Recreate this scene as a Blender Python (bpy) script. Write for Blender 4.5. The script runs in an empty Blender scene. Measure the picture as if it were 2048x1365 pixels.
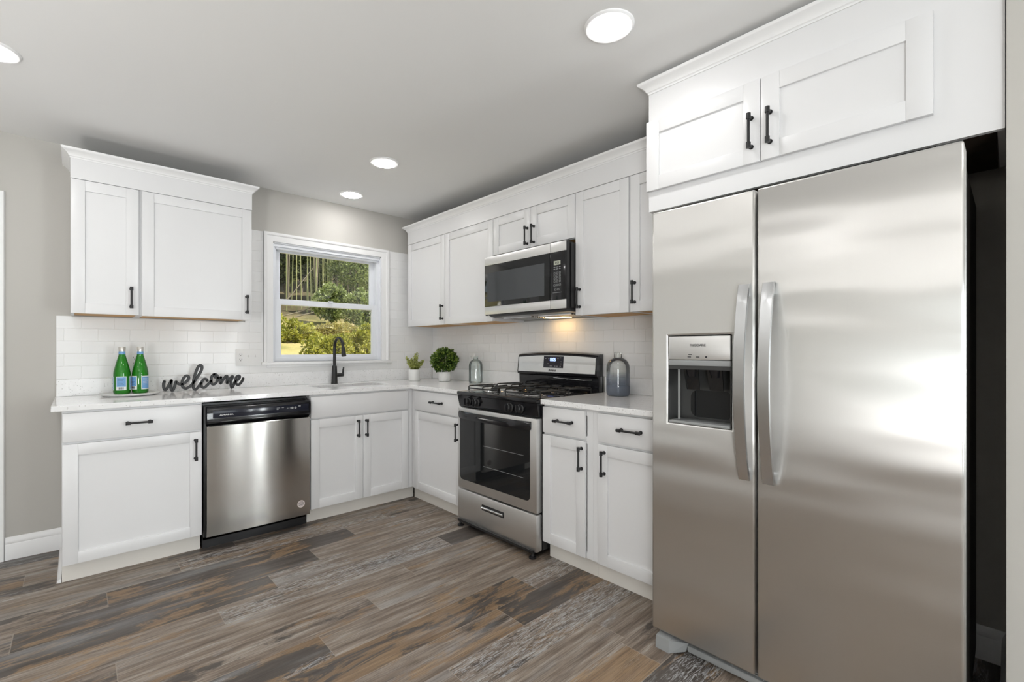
import bpy, bmesh, math, random
from mathutils import Vector, Matrix
random.seed(7)
C = bpy.context.scene.collection
PI = math.pi
Z0 = 0.03            # the measured heights put the floor at -0.03; everything is lifted by this much

# ------------------------------------------------------------------ camera, sky, sun, exposure
scn = bpy.context.scene
cd = bpy.data.cameras.new('camera'); cam = bpy.data.objects.new('camera', cd); C.objects.link(cam)
cam.location = (-2.6724, -3.9913, 1.2092 + Z0)
cam.rotation_euler = (PI / 2, 0, -0.7428)
cd.sensor_fit = 'HORIZONTAL'; cd.sensor_width = 36.0
cd.lens = 931.36 / 2048 * 36.0
cd.shift_x = (1024 - 1008.96) / 2048
cd.shift_y = (698.54 - 682.5) / 2048
cd.clip_start = 0.02
scn.camera = cam
scn.view_settings.view_transform = 'Standard'
scn.view_settings.look = 'None'
scn.view_settings.gamma = 1.0
scn.view_settings.use_curve_mapping = False
scn.view_settings.exposure = 0.42
world = bpy.data.worlds.new('world'); scn.world = world; world.use_nodes = True
wn = world.node_tree; wn.nodes.clear()
wb = wn.nodes.new('ShaderNodeBackground'); wo = wn.nodes.new('ShaderNodeOutputWorld')
wb.inputs[0].default_value = (0.80, 0.90, 1.0, 1); wb.inputs[1].default_value = 0.75
wn.links.new(wb.outputs[0], wo.inputs[0])
sd = bpy.data.lights.new('sun', 'SUN'); sd.energy = 6.0; sd.angle = 0.02; sd.color = (1.0, 0.95, 0.85)
so = bpy.data.objects.new('sun', sd); C.objects.link(so)
so.rotation_euler = Vector((-0.55, 0.35, -0.85)).to_track_quat('-Z', 'Y').to_euler()
so.location = (3, -3, 8)
DAY = 0.85            # scale of the added lamps in the unseen rear and left windows
LED = 46.0            # radiance of one ceiling disc

# added fill lamps on the open room's floor, out of view, brightening the ceiling
for i, (x, y, z, p, d) in enumerate([(-4.9, -5.6, .50, 240, (.40, .50, .77)), (-4.4, -2.4, .25, 120, (0, 0, 1)), (-3.3, -6.4, .30, 80, (0, 0, 1))]):
    sp = bpy.data.lights.new('bounce_fill', 'SPOT'); sp.energy = p; sp.spot_size = math.radians(150); sp.spot_blend = 1.0; sp.shadow_soft_size = 0.35; sp.color = (0.99, 0.99, 0.985)
    ob = bpy.data.objects.new('bounce_fill', sp); C.objects.link(ob); ob.location = (x, y, z + Z0); ob.rotation_euler = Vector(d).to_track_quat('-Z', 'Y').to_euler()

# ------------------------------------------------------------------ materials
def new_mat(name):
    m = bpy.data.materials.new(name); m.use_nodes = True
    nt = m.node_tree; nt.nodes.clear()
    out = nt.nodes.new('ShaderNodeOutputMaterial')
    return m, nt, out
def N(nt, typ, ins=None, **props):
    n = nt.nodes.new('ShaderNode' + typ)
    for k, v in props.items(): setattr(n, k, v)
    for k, v in (ins or {}).items():
        if isinstance(v, bpy.types.NodeSocket): nt.links.new(v, n.inputs[k])
        else: n.inputs[k].default_value = v
    return n
def principled(nt, out, **kw):
    b = N(nt, 'BsdfPrincipled')
    for k, v in kw.items():
        key = k.replace('_', ' ')
        if isinstance(v, bpy.types.NodeSocket): nt.links.new(v, b.inputs[key])
        else: b.inputs[key].default_value = v
    nt.links.new(b.outputs[0], out.inputs[0])
    return b
def rgb(r, g, b): return (r, g, b, 1)
def ramp(nt, fac, stops, interp='LINEAR'):
    r = N(nt, 'ValToRGB', {0: fac}); cr = r.color_ramp; cr.interpolation = interp
    while len(cr.elements) < len(stops): cr.elements.new(0.5)
    for e, (p, c) in zip(cr.elements, stops): e.position = p; e.color = c
    return r.outputs[0]
def mixc(nt, f, a, b):
    m = N(nt, 'Mix', data_type='RGBA')
    for i, v in ((0, f), (6, a), (7, b)):
        if isinstance(v, bpy.types.NodeSocket): nt.links.new(v, m.inputs[i])
        else: m.inputs[i].default_value = v
    return m.outputs[2]
def math_(nt, op, a, b=0.0, c=0.0, clamp=False):
    m = N(nt, 'Math', operation=op, use_clamp=clamp)
    for i, v in enumerate((a, b, c)):
        if isinstance(v, bpy.types.NodeSocket): nt.links.new(v, m.inputs[i])
        else: m.inputs[i].default_value = v
    return m.outputs[0]
def plain(name, col, rough=0.5, metal=0.0, noise=0.0, nscale=8.0, bump=0.0, bscale=60.0, **kw):
    m, nt, out = new_mat(name)
    tc = N(nt, 'TexCoord').outputs['Object']
    n1 = N(nt, 'TexNoise', {'Vector': tc, 'Scale': nscale, 'Detail': 3.0})
    c = mixc(nt, n1.outputs[0], rgb(*[x * (1 - noise) for x in col]), rgb(*[min(1, x * (1 + noise)) for x in col]))
    b = principled(nt, out, Base_Color=c, Roughness=rough, Metallic=metal, **kw)
    if bump:
        n2 = N(nt, 'TexNoise', {'Vector': tc, 'Scale': bscale, 'Detail': 2.0})
        bp = N(nt, 'Bump', {'Height': n2.outputs[0], 'Strength': bump, 'Distance': 0.002})
        nt.links.new(bp.outputs[0], b.inputs['Normal'])
    return m
def brushed(name, col, rough, aniso, rot, stretch, wav=0.0, wscale=(1, 1, 1), rvar=0.04, cvar=0.035):
    m, nt, out = new_mat(name)
    pos = N(nt, 'NewGeometry').outputs['Position']
    mp = N(nt, 'Mapping', {'Vector': pos, 'Scale': stretch})
    n1 = N(nt, 'TexNoise', {'Vector': mp.outputs[0], 'Scale': 1.0, 'Detail': 4.0, 'Roughness': 0.7})
    c = mixc(nt, n1.outputs[0], rgb(*[x * (1 - cvar) for x in col]), rgb(*[x * (1 + cvar) for x in col]))
    r = math_(nt, 'MULTIPLY_ADD', n1.outputs[0], rvar, rough - rvar / 2)
    tg = N(nt, 'Tangent', direction_type='RADIAL', axis='Z')
    b = principled(nt, out, Base_Color=c, Metallic=1.0, Roughness=r, Anisotropic=aniso, Anisotropic_Rotation=rot, Tangent=tg.outputs[0])
    if wav:
        mp2 = N(nt, 'Mapping', {'Vector': pos, 'Scale': wscale})
        n2 = N(nt, 'TexNoise', {'Vector': mp2.outputs[0], 'Scale': 1.0, 'Detail': 1.0})
        bp = N(nt, 'Bump', {'Height': n2.outputs[0], 'Strength': 1.0, 'Distance': wav})
        nt.links.new(bp.outputs[0], b.inputs['Normal'])
    return m
def emit(name, col, s):
    m, nt, out = new_mat(name)
    e = N(nt, 'Emission', {0: rgb(*col), 1: s}); nt.links.new(e.outputs[0], out.inputs[0])
    return m
def thin_glass(name, tint, edge, gloss=0.05, rough=0.0, grad=None):
    """thin-walled glass: fresnel reflection over tinted see-through"""
    m, nt, out = new_mat(name)
    lw = N(nt, 'LayerWeight', {0: 0.22})
    col = mixc(nt, lw.outputs['Facing'], rgb(*tint), rgb(*edge))
    if grad:
        z = N(nt, 'SeparateXYZ', {0: N(nt, 'TexCoord').outputs['Object']}).outputs[2]
        f = N(nt, 'MapRange', {0: z, 1: grad[0], 2: grad[1]}).outputs[0]
        col = mixc(nt, f, rgb(*grad[2]), col)
    t = N(nt, 'BsdfTransparent', {0: col})
    g = N(nt, 'BsdfGlossy', {0: rgb(1, 1, 1), 'Roughness': rough})
    fr = N(nt, 'Fresnel', {0: 1.45})
    f2 = math_(nt, 'ADD', math_(nt, 'MULTIPLY', fr.outputs[0], 0.9), gloss, clamp=True)
    mx = N(nt, 'MixShader', {0: f2, 1: t.outputs[0], 2: g.outputs[0]})
    last = mx.outputs[0]
    if grad:
        dfs = N(nt, 'BsdfDiffuse', {0: rgb(*grad[3])})
        ff = math_(nt, 'MULTIPLY', math_(nt, 'SUBTRACT', 1.0, f, clamp=True), 0.55)
        mx2 = N(nt, 'MixShader', {0: ff, 1: last, 2: dfs.outputs[0]}); last = mx2.outputs[0]
    nt.links.new(last, out.inputs[0])
    return m
M = {}
M['cab'] = plain('white_cabinet_paint', (0.76, 0.76, 0.765), 0.33, noise=0.01)
M['toe'] = plain('toe_board_paint', (0.74, 0.71, 0.66), 0.45, noise=0.02)
M['trim'] = plain('white_trim_paint', (0.84, 0.84, 0.84), 0.35, noise=0.01)
M['wall'] = plain('greige_wall_paint', (0.51, 0.495, 0.462), 0.8, noise=0.015, nscale=2.0, bump=0.05, bscale=300)
M['ceil'] = plain('ceiling_paint', (0.82, 0.82, 0.81), 0.9, noise=0.01, nscale=1.5)
M['vinyl'] = plain('white_vinyl', (0.80, 0.82, 0.86), 0.3, noise=0.01)
M['black'] = plain('matte_black_metal', (0.012, 0.012, 0.013), 0.42, noise=0.1)
M['gloss'] = plain('black_gloss_enamel', (0.010, 0.010, 0.012), 0.10, noise=0.05)
M['bplast'] = plain('black_plastic', (0.016, 0.016, 0.017), 0.33, noise=0.05)
M['dglass'] = plain('dark_oven_glass', (0.012, 0.013, 0.014), 0.03, noise=0.02)
M['iglass'] = plain('tinted_inner_glass', (0.055, 0.060, 0.064), 0.06, noise=0.02)
M['iron'] = plain('cast_iron', (0.015, 0.015, 0.015), 0.38, noise=0.2, nscale=60)
M['gplast'] = plain('grey_plastic', (0.30, 0.31, 0.31), 0.45, noise=0.03)
M['dgrey'] = plain('dark_grey_plastic', (0.05, 0.051, 0.05), 0.28, noise=0.04)
M['fbody'] = plain('dark_fridge_side', (0.05, 0.045, 0.04), 0.5, noise=0.1)
M['chrome'] = plain('chrome', (0.75, 0.75, 0.76), 0.12, metal=1.0, noise=0.02)
M['ink'] = plain('dark_ink', (0.02, 0.02, 0.025), 0.5)
M['white_ink'] = plain('white_ink', (0.75, 0.75, 0.75), 0.5)
M['grey_ink'] = plain('grey_ink', (0.35, 0.36, 0.36), 0.5)
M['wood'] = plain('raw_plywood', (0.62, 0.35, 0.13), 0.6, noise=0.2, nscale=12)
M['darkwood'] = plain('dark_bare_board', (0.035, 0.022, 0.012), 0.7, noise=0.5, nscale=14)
M['plate'] = plain('white_plastic', (0.80, 0.80, 0.79), 0.35)
M['hole'] = plain('dark_slot', (0.03, 0.03, 0.03), 0.6)
M['pot'] = plain('white_ceramic', (0.80, 0.80, 0.79), 0.35, noise=0.02)
M['soil'] = plain('dark_moss', (0.03, 0.03, 0.012), 0.9, noise=0.3, nscale=60)
M['sticker'] = plain('pale_sticker', (0.70, 0.62, 0.60), 0.4)
M['blabel'] = plain('blue_label', (0.16, 0.35, 0.62), 0.5, noise=0.05)
M['wlabel'] = plain('white_label', (0.78, 0.80, 0.80), 0.5)
M['cap'] = plain('silver_cap', (0.62, 0.60, 0.56), 0.3, metal=0.6)
M['steel'] = brushed('brushed_steel', (0.74, 0.735, 0.725), 0.42, 0.6, 0.0, (3, 3, 320))
M['steel_dw'] = brushed('brushed_steel_dishwasher', (0.56, 0.545, 0.52), 0.15, 0.75, 0.25, (3, 3, 420), wav=0.003, wscale=(2.5, 2.5, 0.9), rvar=.01, cvar=.015)
M['steel_fr'] = brushed('brushed_steel_fridge', (0.67, 0.66, 0.64), 0.34, 0.9, 0.0, (3, 420, 2.0), wav=0.012, wscale=(1, 1.3, 5.5), rvar=.015, cvar=.012)
M['steel_h'] = brushed('brushed_steel_handle', (0.62, 0.63, 0.64), 0.25, 0.5, 0.25, (200, 200, 3))
M['sinksteel'] = brushed('sink_steel', (0.55, 0.55, 0.55), 0.3, 0.3, 0.0, (40, 40, 40))
M['wglass'] = thin_glass('window_glass', (0.97, 0.98, 0.97), (0.9, 0.93, 0.92), 0.0)
M['bglass'] = thin_glass('pale_aqua_glass', (0.92, 0.96, 0.95), (0.30, 0.44, 0.46), 0.03)
M['oglass'] = thin_glass('ombre_blue_glass', (0.94, 0.95, 0.94), (0.42, 0.45, 0.48), 0.03, grad=(0.05, 0.15, (0.50, 0.54, 0.60), (0.20, 0.225, 0.275)))
M['led'] = emit('led_diffuser', (1.0, 0.985, 0.97), LED)
M['warm'] = emit('hood_lamp', (1.0, 0.62, 0.25), 6.5)
M['clock'] = emit('blue_clock_digits', (0.25, 0.35, 1.0), 3.0)
M['lcd'] = plain('pale_lcd', (0.45, 0.47, 0.38), 0.3)
M['lcdbg'] = plain('navy_screen', (0.015, 0.017, 0.028), 0.12)

def green_glass():
    m, nt, out = new_mat('green_bottle_glass')
    lw = N(nt, 'LayerWeight', {0: 0.4})
    col = mixc(nt, lw.outputs['Facing'], rgb(0.02, 0.26, 0.012), rgb(0.004, 0.08, 0.004))
    t = N(nt, 'BsdfTransparent', {0: rgb(0.10, 0.55, 0.05)})
    d = N(nt, 'BsdfDiffuse', {0: col})
    g = N(nt, 'BsdfGlossy', {0: rgb(1, 1, 1), 'Roughness': 0.05})
    m1 = N(nt, 'MixShader', {0: 0.72, 1: t.outputs[0], 2: d.outputs[0]})
    fr = N(nt, 'Fresnel', {0: 1.5})
    m2 = N(nt, 'MixShader', {0: fr.outputs[0], 1: m1.outputs[0], 2: g.outputs[0]})
    nt.links.new(m2.outputs[0], out.inputs[0])
    return m
M['green'] = green_glass()

def quartz():
    m, nt, out = new_mat('speckled_white_quartz')
    pos = N(nt, 'NewGeometry').outputs['Position']
    v = N(nt, 'TexVoronoi', {'Vector': pos, 'Scale': 130.0}, feature='F1')
    rnd = N(nt, 'SeparateXYZ', {0: v.outputs['Color']})
    near = math_(nt, 'LESS_THAN', v.outputs['Distance'], 0.30)
    pick = math_(nt, 'GREATER_THAN', rnd.outputs[0], 0.80)
    spot = math_(nt, 'MULTIPLY', near, pick)
    pick2 = math_(nt, 'LESS_THAN', rnd.outputs[0], 0.12)
    spot2 = math_(nt, 'MULTIPLY', near, pick2)
    n = N(nt, 'TexNoise', {'Vector': pos, 'Scale': 30.0, 'Detail': 3.0})
    base = mixc(nt, n.outputs[0], rgb(0.82, 0.82, 0.82), rgb(0.92, 0.92, 0.92))
    c1 = mixc(nt, math_(nt, 'MULTIPLY', spot, 0.55), base, rgb(0.33, 0.31, 0.28))
    c2 = mixc(nt, math_(nt, 'MULTIPLY', spot2, 0.8), c1, rgb(0.93, 0.93, 0.93))
    principled(nt, out, Base_Color=c2, Roughness=0.10)
    return m
M['quartz'] = quartz()

def tile_mat(name, axis, off):
    m, nt, out = new_mat(name)
    s = N(nt, 'SeparateXYZ', {0: N(nt, 'NewGeometry').outputs['Position']})
    v = N(nt, 'CombineXYZ', {0: math_(nt, 'ADD', s.outputs[axis], off), 1: math_(nt, 'ADD', s.outputs[2], 8 * 0.0795 * 2 - 1.0213 - Z0)})
    br = N(nt, 'TexBrick', {'Vector': v.outputs[0], 'Color1': rgb(.83, .83, .825), 'Color2': rgb(.81, .81, .805), 'Mortar': rgb(.90, .90, .89),
                            'Scale': 1.0, 'Mortar Size': 0.0016, 'Mortar Smooth': 0.3, 'Brick Width': 0.16, 'Row Height': 0.0795})
    b = principled(nt, out, Base_Color=br.outputs[0], Roughness=0.16)
    h = math_(nt, 'SUBTRACT', 1.0, br.outputs['Fac'])
    bp = N(nt, 'Bump', {'Height': h, 'Strength': 1.0, 'Distance': 0.0016}); nt.links.new(bp.outputs[0], b.inputs['Normal'])
    return m
M['tile_b'] = tile_mat('subway_tile_window_wall', 0, 10 * 0.16 * 2 + 0.011)
M['tile_r'] = tile_mat('subway_tile_range_wall', 1, 10 * 0.16 * 2 + 0.018)

def floor_mat():
    m, nt, out = new_mat('weathered_plank_floor')
    uv = N(nt, 'UVMap', uv_map='plank'); uv2 = N(nt, 'UVMap', uv_map='local')
    at = N(nt, 'Attribute', attribute_name='kind'); k = N(nt, 'SeparateXYZ', {0: at.outputs['Color']})
    dark, och, flk = k.outputs[0], k.outputs[1], k.outputs[2]
    def noise(sx, sy, detail=4.0, rough=0.6, off=0.0, dist=0.0):
        mp = N(nt, 'Mapping', {'Vector': uv.outputs[0], 'Scale': (sx, sy, 1), 'Location': (off, off * 1.7, 0)})
        return N(nt, 'TexNoise', {'Vector': mp.outputs[0], 'Scale': 1.0, 'Detail': detail, 'Roughness': rough, 'Distortion': dist}).outputs[0]
    def ss(x, a, b): return N(nt, 'MapRange', {0: x, 1: a, 2: b}, interpolation_type='SMOOTHSTEP').outputs[0]
    streak = noise(2.2, 30, 7, 0.70)
    base = ramp(nt, streak, [(0.30, rgb(.095, .068, .051)), (0.43, rgb(.190, .144, .110)), (0.55, rgb(.300, .245, .198)), (0.70, rgb(.46, .42, .375))])
    dk = ss(math_(nt, 'ADD', noise(1.8, 8, 8, 0.68, 3.1, 0.3), math_(nt, 'MULTIPLY_ADD', dark, 0.66, -0.33)), 0.51, 0.58)
    dcol = ramp(nt, noise(3, 40, 4, 0.6, 9.0), [(0.3, rgb(.035, .029, .026)), (0.7, rgb(.095, .081, .073))])
    c = mixc(nt, math_(nt, 'MULTIPLY', dk, 0.88), base, dcol)
    oc = ss(math_(nt, 'ADD', noise(2.6, 11, 8, 0.70, 17.0, 0.6), math_(nt, 'MULTIPLY_ADD', och, 0.46, -0.23)), 0.57, 0.63)
    ocol = ramp(nt, noise(4, 50, 3, 0.6, 5.0), [(0.3, rgb(.20, .115, .055)), (0.7, rgb(.40, .265, .145))])
    c = mixc(nt, math_(nt, 'MULTIPLY', oc, 0.72), c, ocol)
    # flaking pale paint with dark cracks
    fm = ss(math_(nt, 'ADD', noise(1.5, 7, 4, 0.6, 31.0), math_(nt, 'MULTIPLY_ADD', flk, 0.44, -0.22)), 0.52, 0.64)
    hf = noise(16, 120, 4, 0.75, 41.0, 1.2)
    pale = math_(nt, 'MULTIPLY', fm, ss(hf, 0.50, 0.58))
    crack = math_(nt, 'MULTIPLY', fm, ss(hf, 0.46, 0.38))
    c = mixc(nt, math_(nt, 'MULTIPLY', pale, 0.75), c, rgb(.50, .51, .52))
    c = mixc(nt, math_(nt, 'MULTIPLY', crack, 0.8), c, rgb(.045, .040, .040))
    wash = ss(noise(1.1, 6, 4, 0.55, 57.0), 0.53, 0.68)
    c = mixc(nt, math_(nt, 'MULTIPLY', wash, 0.35), c, rgb(.42, .43, .44))
    fine = noise(7, 260, 3, 0.6, 71.0)
    c = mixc(nt, math_(nt, 'MULTIPLY', ss(fine, 0.54, 0.36), 0.45), c, rgb(.05, .042, .036))
    # thin joints, their bevel highlights painted in as paler lines
    l = N(nt, 'SeparateXYZ', {0: uv2.outputs[0]})
    def edge(x, L): return math_(nt, 'MINIMUM', x, math_(nt, 'SUBTRACT', L, x))
    e = math_(nt, 'MINIMUM', edge(l.outputs[0], 1.257), edge(l.outputs[1], 0.182))
    line = ss(e, 0.0022, 0.0010)
    c = mixc(nt, math_(nt, 'MULTIPLY', line, 0.45), c, rgb(.40, .34, .28))
    b = principled(nt, out, Base_Color=c, Roughness=math_(nt, 'MULTIPLY_ADD', fine, 0.2, 0.30))
    b.inputs['Specular IOR Level'].default_value = 0.4
    bp = N(nt, 'Bump', {'Height': math_(nt, 'ADD', fine, math_(nt, 'MULTIPLY', line, -2.0)), 'Strength': 0.25, 'Distance': 0.001})
    nt.links.new(bp.outputs[0], b.inputs['Normal'])
    return m
M['floor'] = floor_mat()

def leaf_mat(name, cols, rough=0.5, trans=0.25):
    m, nt, out = new_mat(name)
    at = N(nt, 'Attribute', attribute_name='tint')
    f = N(nt, 'SeparateXYZ', {0: at.outputs['Color']}).outputs[0]
    n = len(cols) - 1
    c = ramp(nt, f, [(i / n, rgb(*x)) for i, x in enumerate(cols)])
    b = N(nt, 'BsdfPrincipled', {'Base Color': c, 'Roughness': rough})
    t = N(nt, 'BsdfTranslucent', {0: c})
    mx = N(nt, 'MixShader', {0: trans, 1: b.outputs[0], 2: t.outputs[0]})
    nt.links.new(mx.outputs[0], out.inputs[0])
    return m
M['boxwood'] = leaf_mat('boxwood_leaves', [(.012, .03, .008), (.04, .09, .018), (.14, .23, .035), (.34, .44, .09)], 0.35)
M['succ'] = leaf_mat('pale_green_sprigs', [(.14, .17, .04), (.36, .40, .10), (.58, .60, .22)], 0.5)
M['bushy'] = leaf_mat('yellow_green_bush', [(.10, .12, .03), (.34, .36, .06), (.55, .52, .10), (.72, .70, .28)], 0.45)
M['bushd'] = leaf_mat('mid_green_shrub', [(.06, .09, .02), (.22, .28, .08), (.42, .47, .18), (.66, .70, .42)], 0.35)
M['bushr'] = leaf_mat('rusty_ground_cover', [(.20, .17, .06), (.44, .36, .13), (.52, .48, .17), (.66, .60, .28)], 0.6)
M['forest'] = leaf_mat('forest_foliage', [(.02, .03, .008), (.08, .105, .03), (.19, .23, .07), (.42, .46, .18)], 0.6)
M['bamboo'] = plain('bamboo_culm', (.40, .40, .18), 0.45, noise=0.25, nscale=3)
M['bark'] = plain('grey_bark', (.26, .22, .16), 0.8, noise=0.3, nscale=10)
def lawn():
    m, nt, out = new_mat('dry_lawn')
    pos = N(nt, 'NewGeometry').outputs['Position']
    n = N(nt, 'TexNoise', {'Vector': pos, 'Scale': 1.2, 'Detail': 5.0})
    n2 = N(nt, 'TexNoise', {'Vector': pos, 'Scale': 28.0, 'Detail': 4.0})
    c = ramp(nt, n.outputs[0], [(0.35, rgb(.22, .22, .06)), (0.5, rgb(.50, .42, .16)), (0.65, rgb(.56, .44, .24))])
    c = mixc(nt, math_(nt, 'MULTIPLY', n2.outputs[0], 0.6), c, rgb(.14, .12, .04))
    far = N(nt, 'MapRange', {0: N(nt, 'SeparateXYZ', {0: pos}).outputs[1], 1: 10.0, 2: 12.0}).outputs[0]
    c = mixc(nt, far, c, mixc(nt, n2.outputs[0], rgb(.03, .03, .012), rgb(.16, .12, .06)))   # leaf litter under the trees
    principled(nt, out, Base_Color=c, Roughness=0.9)
    return m
M['lawn'] = lawn()

# ------------------------------------------------------------------ mesh helpers
class MB:
    def __init__(s): s.bm = bmesh.new()
    def _add(s, tmp):
        me = bpy.data.meshes.new('tmp'); tmp.to_mesh(me); tmp.free(); s.bm.from_mesh(me); bpy.data.meshes.remove(me)
    def box(s, x0, x1, y0, y1, z0, z1, bev=0.0, seg=2):
        t = bmesh.new(); bmesh.ops.create_cube(t, size=1.0)
        x0, x1 = sorted((x0, x1)); y0, y1 = sorted((y0, y1)); z0, z1 = sorted((z0, z1))
        for v in t.verts:
            v.co = Vector((x0 if v.co.x < 0 else x1, y0 if v.co.y < 0 else y1, z0 if v.co.z < 0 else z1))
        if bev: bmesh.ops.bevel(t, geom=t.edges[:], offset=min(bev, .45 * min(x1 - x0, y1 - y0, z1 - z0)), segments=seg, affect='EDGES', profile=0.5)
        s._add(t); return s
    def lathe(s, prof, c, axis=(0, 0, 1), n=32, cap=True):
        ax = Vector(axis).normalized(); q = ax.to_track_quat('Z', 'Y'); c = Vector(c); b = s.bm
        rings = []
        for r, h in prof:
            rings.append([b.verts.new(c + q @ Vector((r * math.cos(2 * PI * i / n), r * math.sin(2 * PI * i / n), h))) for i in range(n)])
        for A, B in zip(rings, rings[1:]):
            for i in range(n): b.faces.new((A[i], A[(i + 1) % n], B[(i + 1) % n], B[i]))
        if cap:
            b.faces.new(rings[0][::-1]); b.faces.new(rings[-1])
        return s
    def cyl(s, p, q, r, n=16, r2=None):
        p = Vector(p); q = Vector(q); return s.lathe([(r, 0), (r if r2 is None else r2, (q - p).length)], p, q - p, n)
    def tube(s, pts, r, n=10, cap=True):
        pts = [Vector(p) for p in pts]; b = s.bm; rings = []
        up = None
        for i, p in enumerate(pts):
            d = (pts[min(i + 1, len(pts) - 1)] - pts[max(i - 1, 0)]).normalized()
            if up is None:
                up = d.orthogonal().normalized()
            up = (up - d * up.dot(d)).normalized(); w = d.cross(up)
            rr = r[i] if isinstance(r, (list, tuple)) else r
            rings.append([b.verts.new(p + rr * (up * math.cos(2 * PI * k / n) + w * math.sin(2 * PI * k / n))) for k in range(n)])
        for A, B in zip(rings, rings[1:]):
            for i in range(n): b.faces.new((A[i], A[(i + 1) % n], B[(i + 1) % n], B[i]))
        if cap: b.faces.new(rings[0][::-1]); b.faces.new(rings[-1])
        return s
    def prism(s, poly, vec):
        b = s.bm; v = Vector(vec)
        A = [b.verts.new(Vector(p)) for p in poly]; B = [b.verts.new(Vector(p) + v) for p in poly]
        n = len(poly); b.faces.new(A[::-1]); b.faces.new(B)
        for i in range(n): b.faces.new((A[i], A[(i + 1) % n], B[(i + 1) % n], B[i]))
        return s
    def sweep(s, rows, cap=True):
        """rows: list of profile rings (each an open path of points along the run)"""
        b = s.bm; R = [[b.verts.new(Vector(p)) for p in row] for row in rows]
        n = len(R)
        for k in range(n):
            A, B = R[k], R[(k + 1) % n]
            for i in range(len(A) - 1): b.faces.new((A[i], A[i + 1], B[i + 1], B[i]))
        if cap:
            b.faces.new([r[0] for r in R]); b.faces.new([r[-1] for r in R][::-1])
        return s
    def grid(s, us, vs, keep, fn, vec):
        """slab of kept cells of a grid; fn(u, v) gives a point, vec the thickness"""
        b = bmesh.new(); V = {}
        def gv(i, j):
            if (i, j) not in V: V[(i, j)] = b.verts.new(Vector(fn(us[i], vs[j])))
            return V[(i, j)]
        for i in range(len(us) - 1):
            for j in range(len(vs) - 1):
                if keep((us[i] + us[i + 1]) / 2, (vs[j] + vs[j + 1]) / 2):
                    b.faces.new((gv(i, j), gv(i + 1, j), gv(i + 1, j + 1), gv(i, j + 1)))
        ex = bmesh.ops.extrude_face_region(b, geom=b.faces[:])
        bmesh.ops.translate(b, vec=Vector(vec), verts=[g for g in ex['geom'] if isinstance(g, bmesh.types.BMVert)])
        s._add(b); return s
    def xf(s, mat):
        bmesh.ops.transform(s.bm, matrix=mat, verts=s.bm.verts[:]); return s
    def build(s, name, mat, parent=None, origin=None, smooth=True, bevel=0.0, recalc=True):
        if recalc: bmesh.ops.recalc_face_normals(s.bm, faces=s.bm.faces[:])
        if parent is not None: W = Vector(parent['_w'])
        else:
            if origin is None:
                xs = [v.co for v in s.bm.verts]
                mn = [min(p[i] for p in xs) for i in range(3)]; mx = [max(p[i] for p in xs) for i in range(3)]
                W = Vector(((mn[0] + mx[0]) / 2, (mn[1] + mx[1]) / 2, mn[2]))
            else: W = Vector(origin)
        for v in s.bm.verts: v.co -= W
        me = bpy.data.meshes.new(name); s.bm.to_mesh(me); s.bm.free()
        me.materials.append(mat)
        if smooth:
            me.polygons.foreach_set('use_smooth', [True] * len(me.polygons))
            try: me.set_sharp_from_angle(angle=math.radians(35))
            except Exception: pass
        o = bpy.data.objects.new(name, me); C.objects.link(o)
        o['_w'] = tuple(W)
        if parent is not None: o.parent = parent
        else: o.location = W + Vector((0, 0, Z0))
        if bevel:
            b = o.modifiers.new('bevel', 'BEVEL'); b.width = bevel; b.segments = 2; b.limit_method = 'ANGLE'; b.angle_limit = math.radians(40)
        return o
def tag(o, label, cat, group=None):
    o['label'] = label; o['category'] = cat
    if group: o['group'] = group
    return o
def thing(name, loc, label, cat, group=None):
    o = bpy.data.objects.new(name, None); C.objects.link(o); o.empty_display_size = 0.1
    o.location = Vector(loc) + Vector((0, 0, Z0)); o['_w'] = tuple(loc)
    return tag(o, label, cat, group)
def struct(o): o['kind'] = 'structure'; return o
# wall frames: a runs along the wall, d is the distance out from it, z up
def FB(a, d, z): return (a, -d, z)       # window wall
def FR(a, d, z): return (-d, a, z)       # range wall
def fbox(mb, F, a0, a1, d0, d1, z0, z1, bev=0.0):
    p = F(a0, d0, z0); q = F(a1, d1, z1)
    return mb.box(p[0], q[0], p[1], q[1], p[2], q[2], bev)
def text_mesh(name, txt, size, mat, parent, fn, depth=0.0006, shear=0.0, bold=0.0, align='CENTER'):
    """letters as a mesh; fn(u, v, w) maps text space (w = out of the surface) to the world"""
    cu = bpy.data.curves.new('lettering', 'FONT'); cu.body = txt; cu.size = size; cu.extrude = depth; cu.align_x = align; cu.align_y = 'CENTER'
    cu.shear = shear; cu.offset = bold
    ob = bpy.data.objects.new('lettering', cu); C.objects.link(ob)
    me = bpy.data.meshes.new_from_object(ob.evaluated_get(bpy.context.evaluated_depsgraph_get()))
    C.objects.unlink(ob); bpy.data.objects.remove(ob); bpy.data.curves.remove(cu)
    mb = MB(); mb.bm.from_mesh(me); bpy.data.meshes.remove(me)
    for v in mb.bm.verts: v.co = Vector(fn(v.co.x, v.co.y, v.co.z + depth))
    return mb.build(name, mat, parent, smooth=False)

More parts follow.
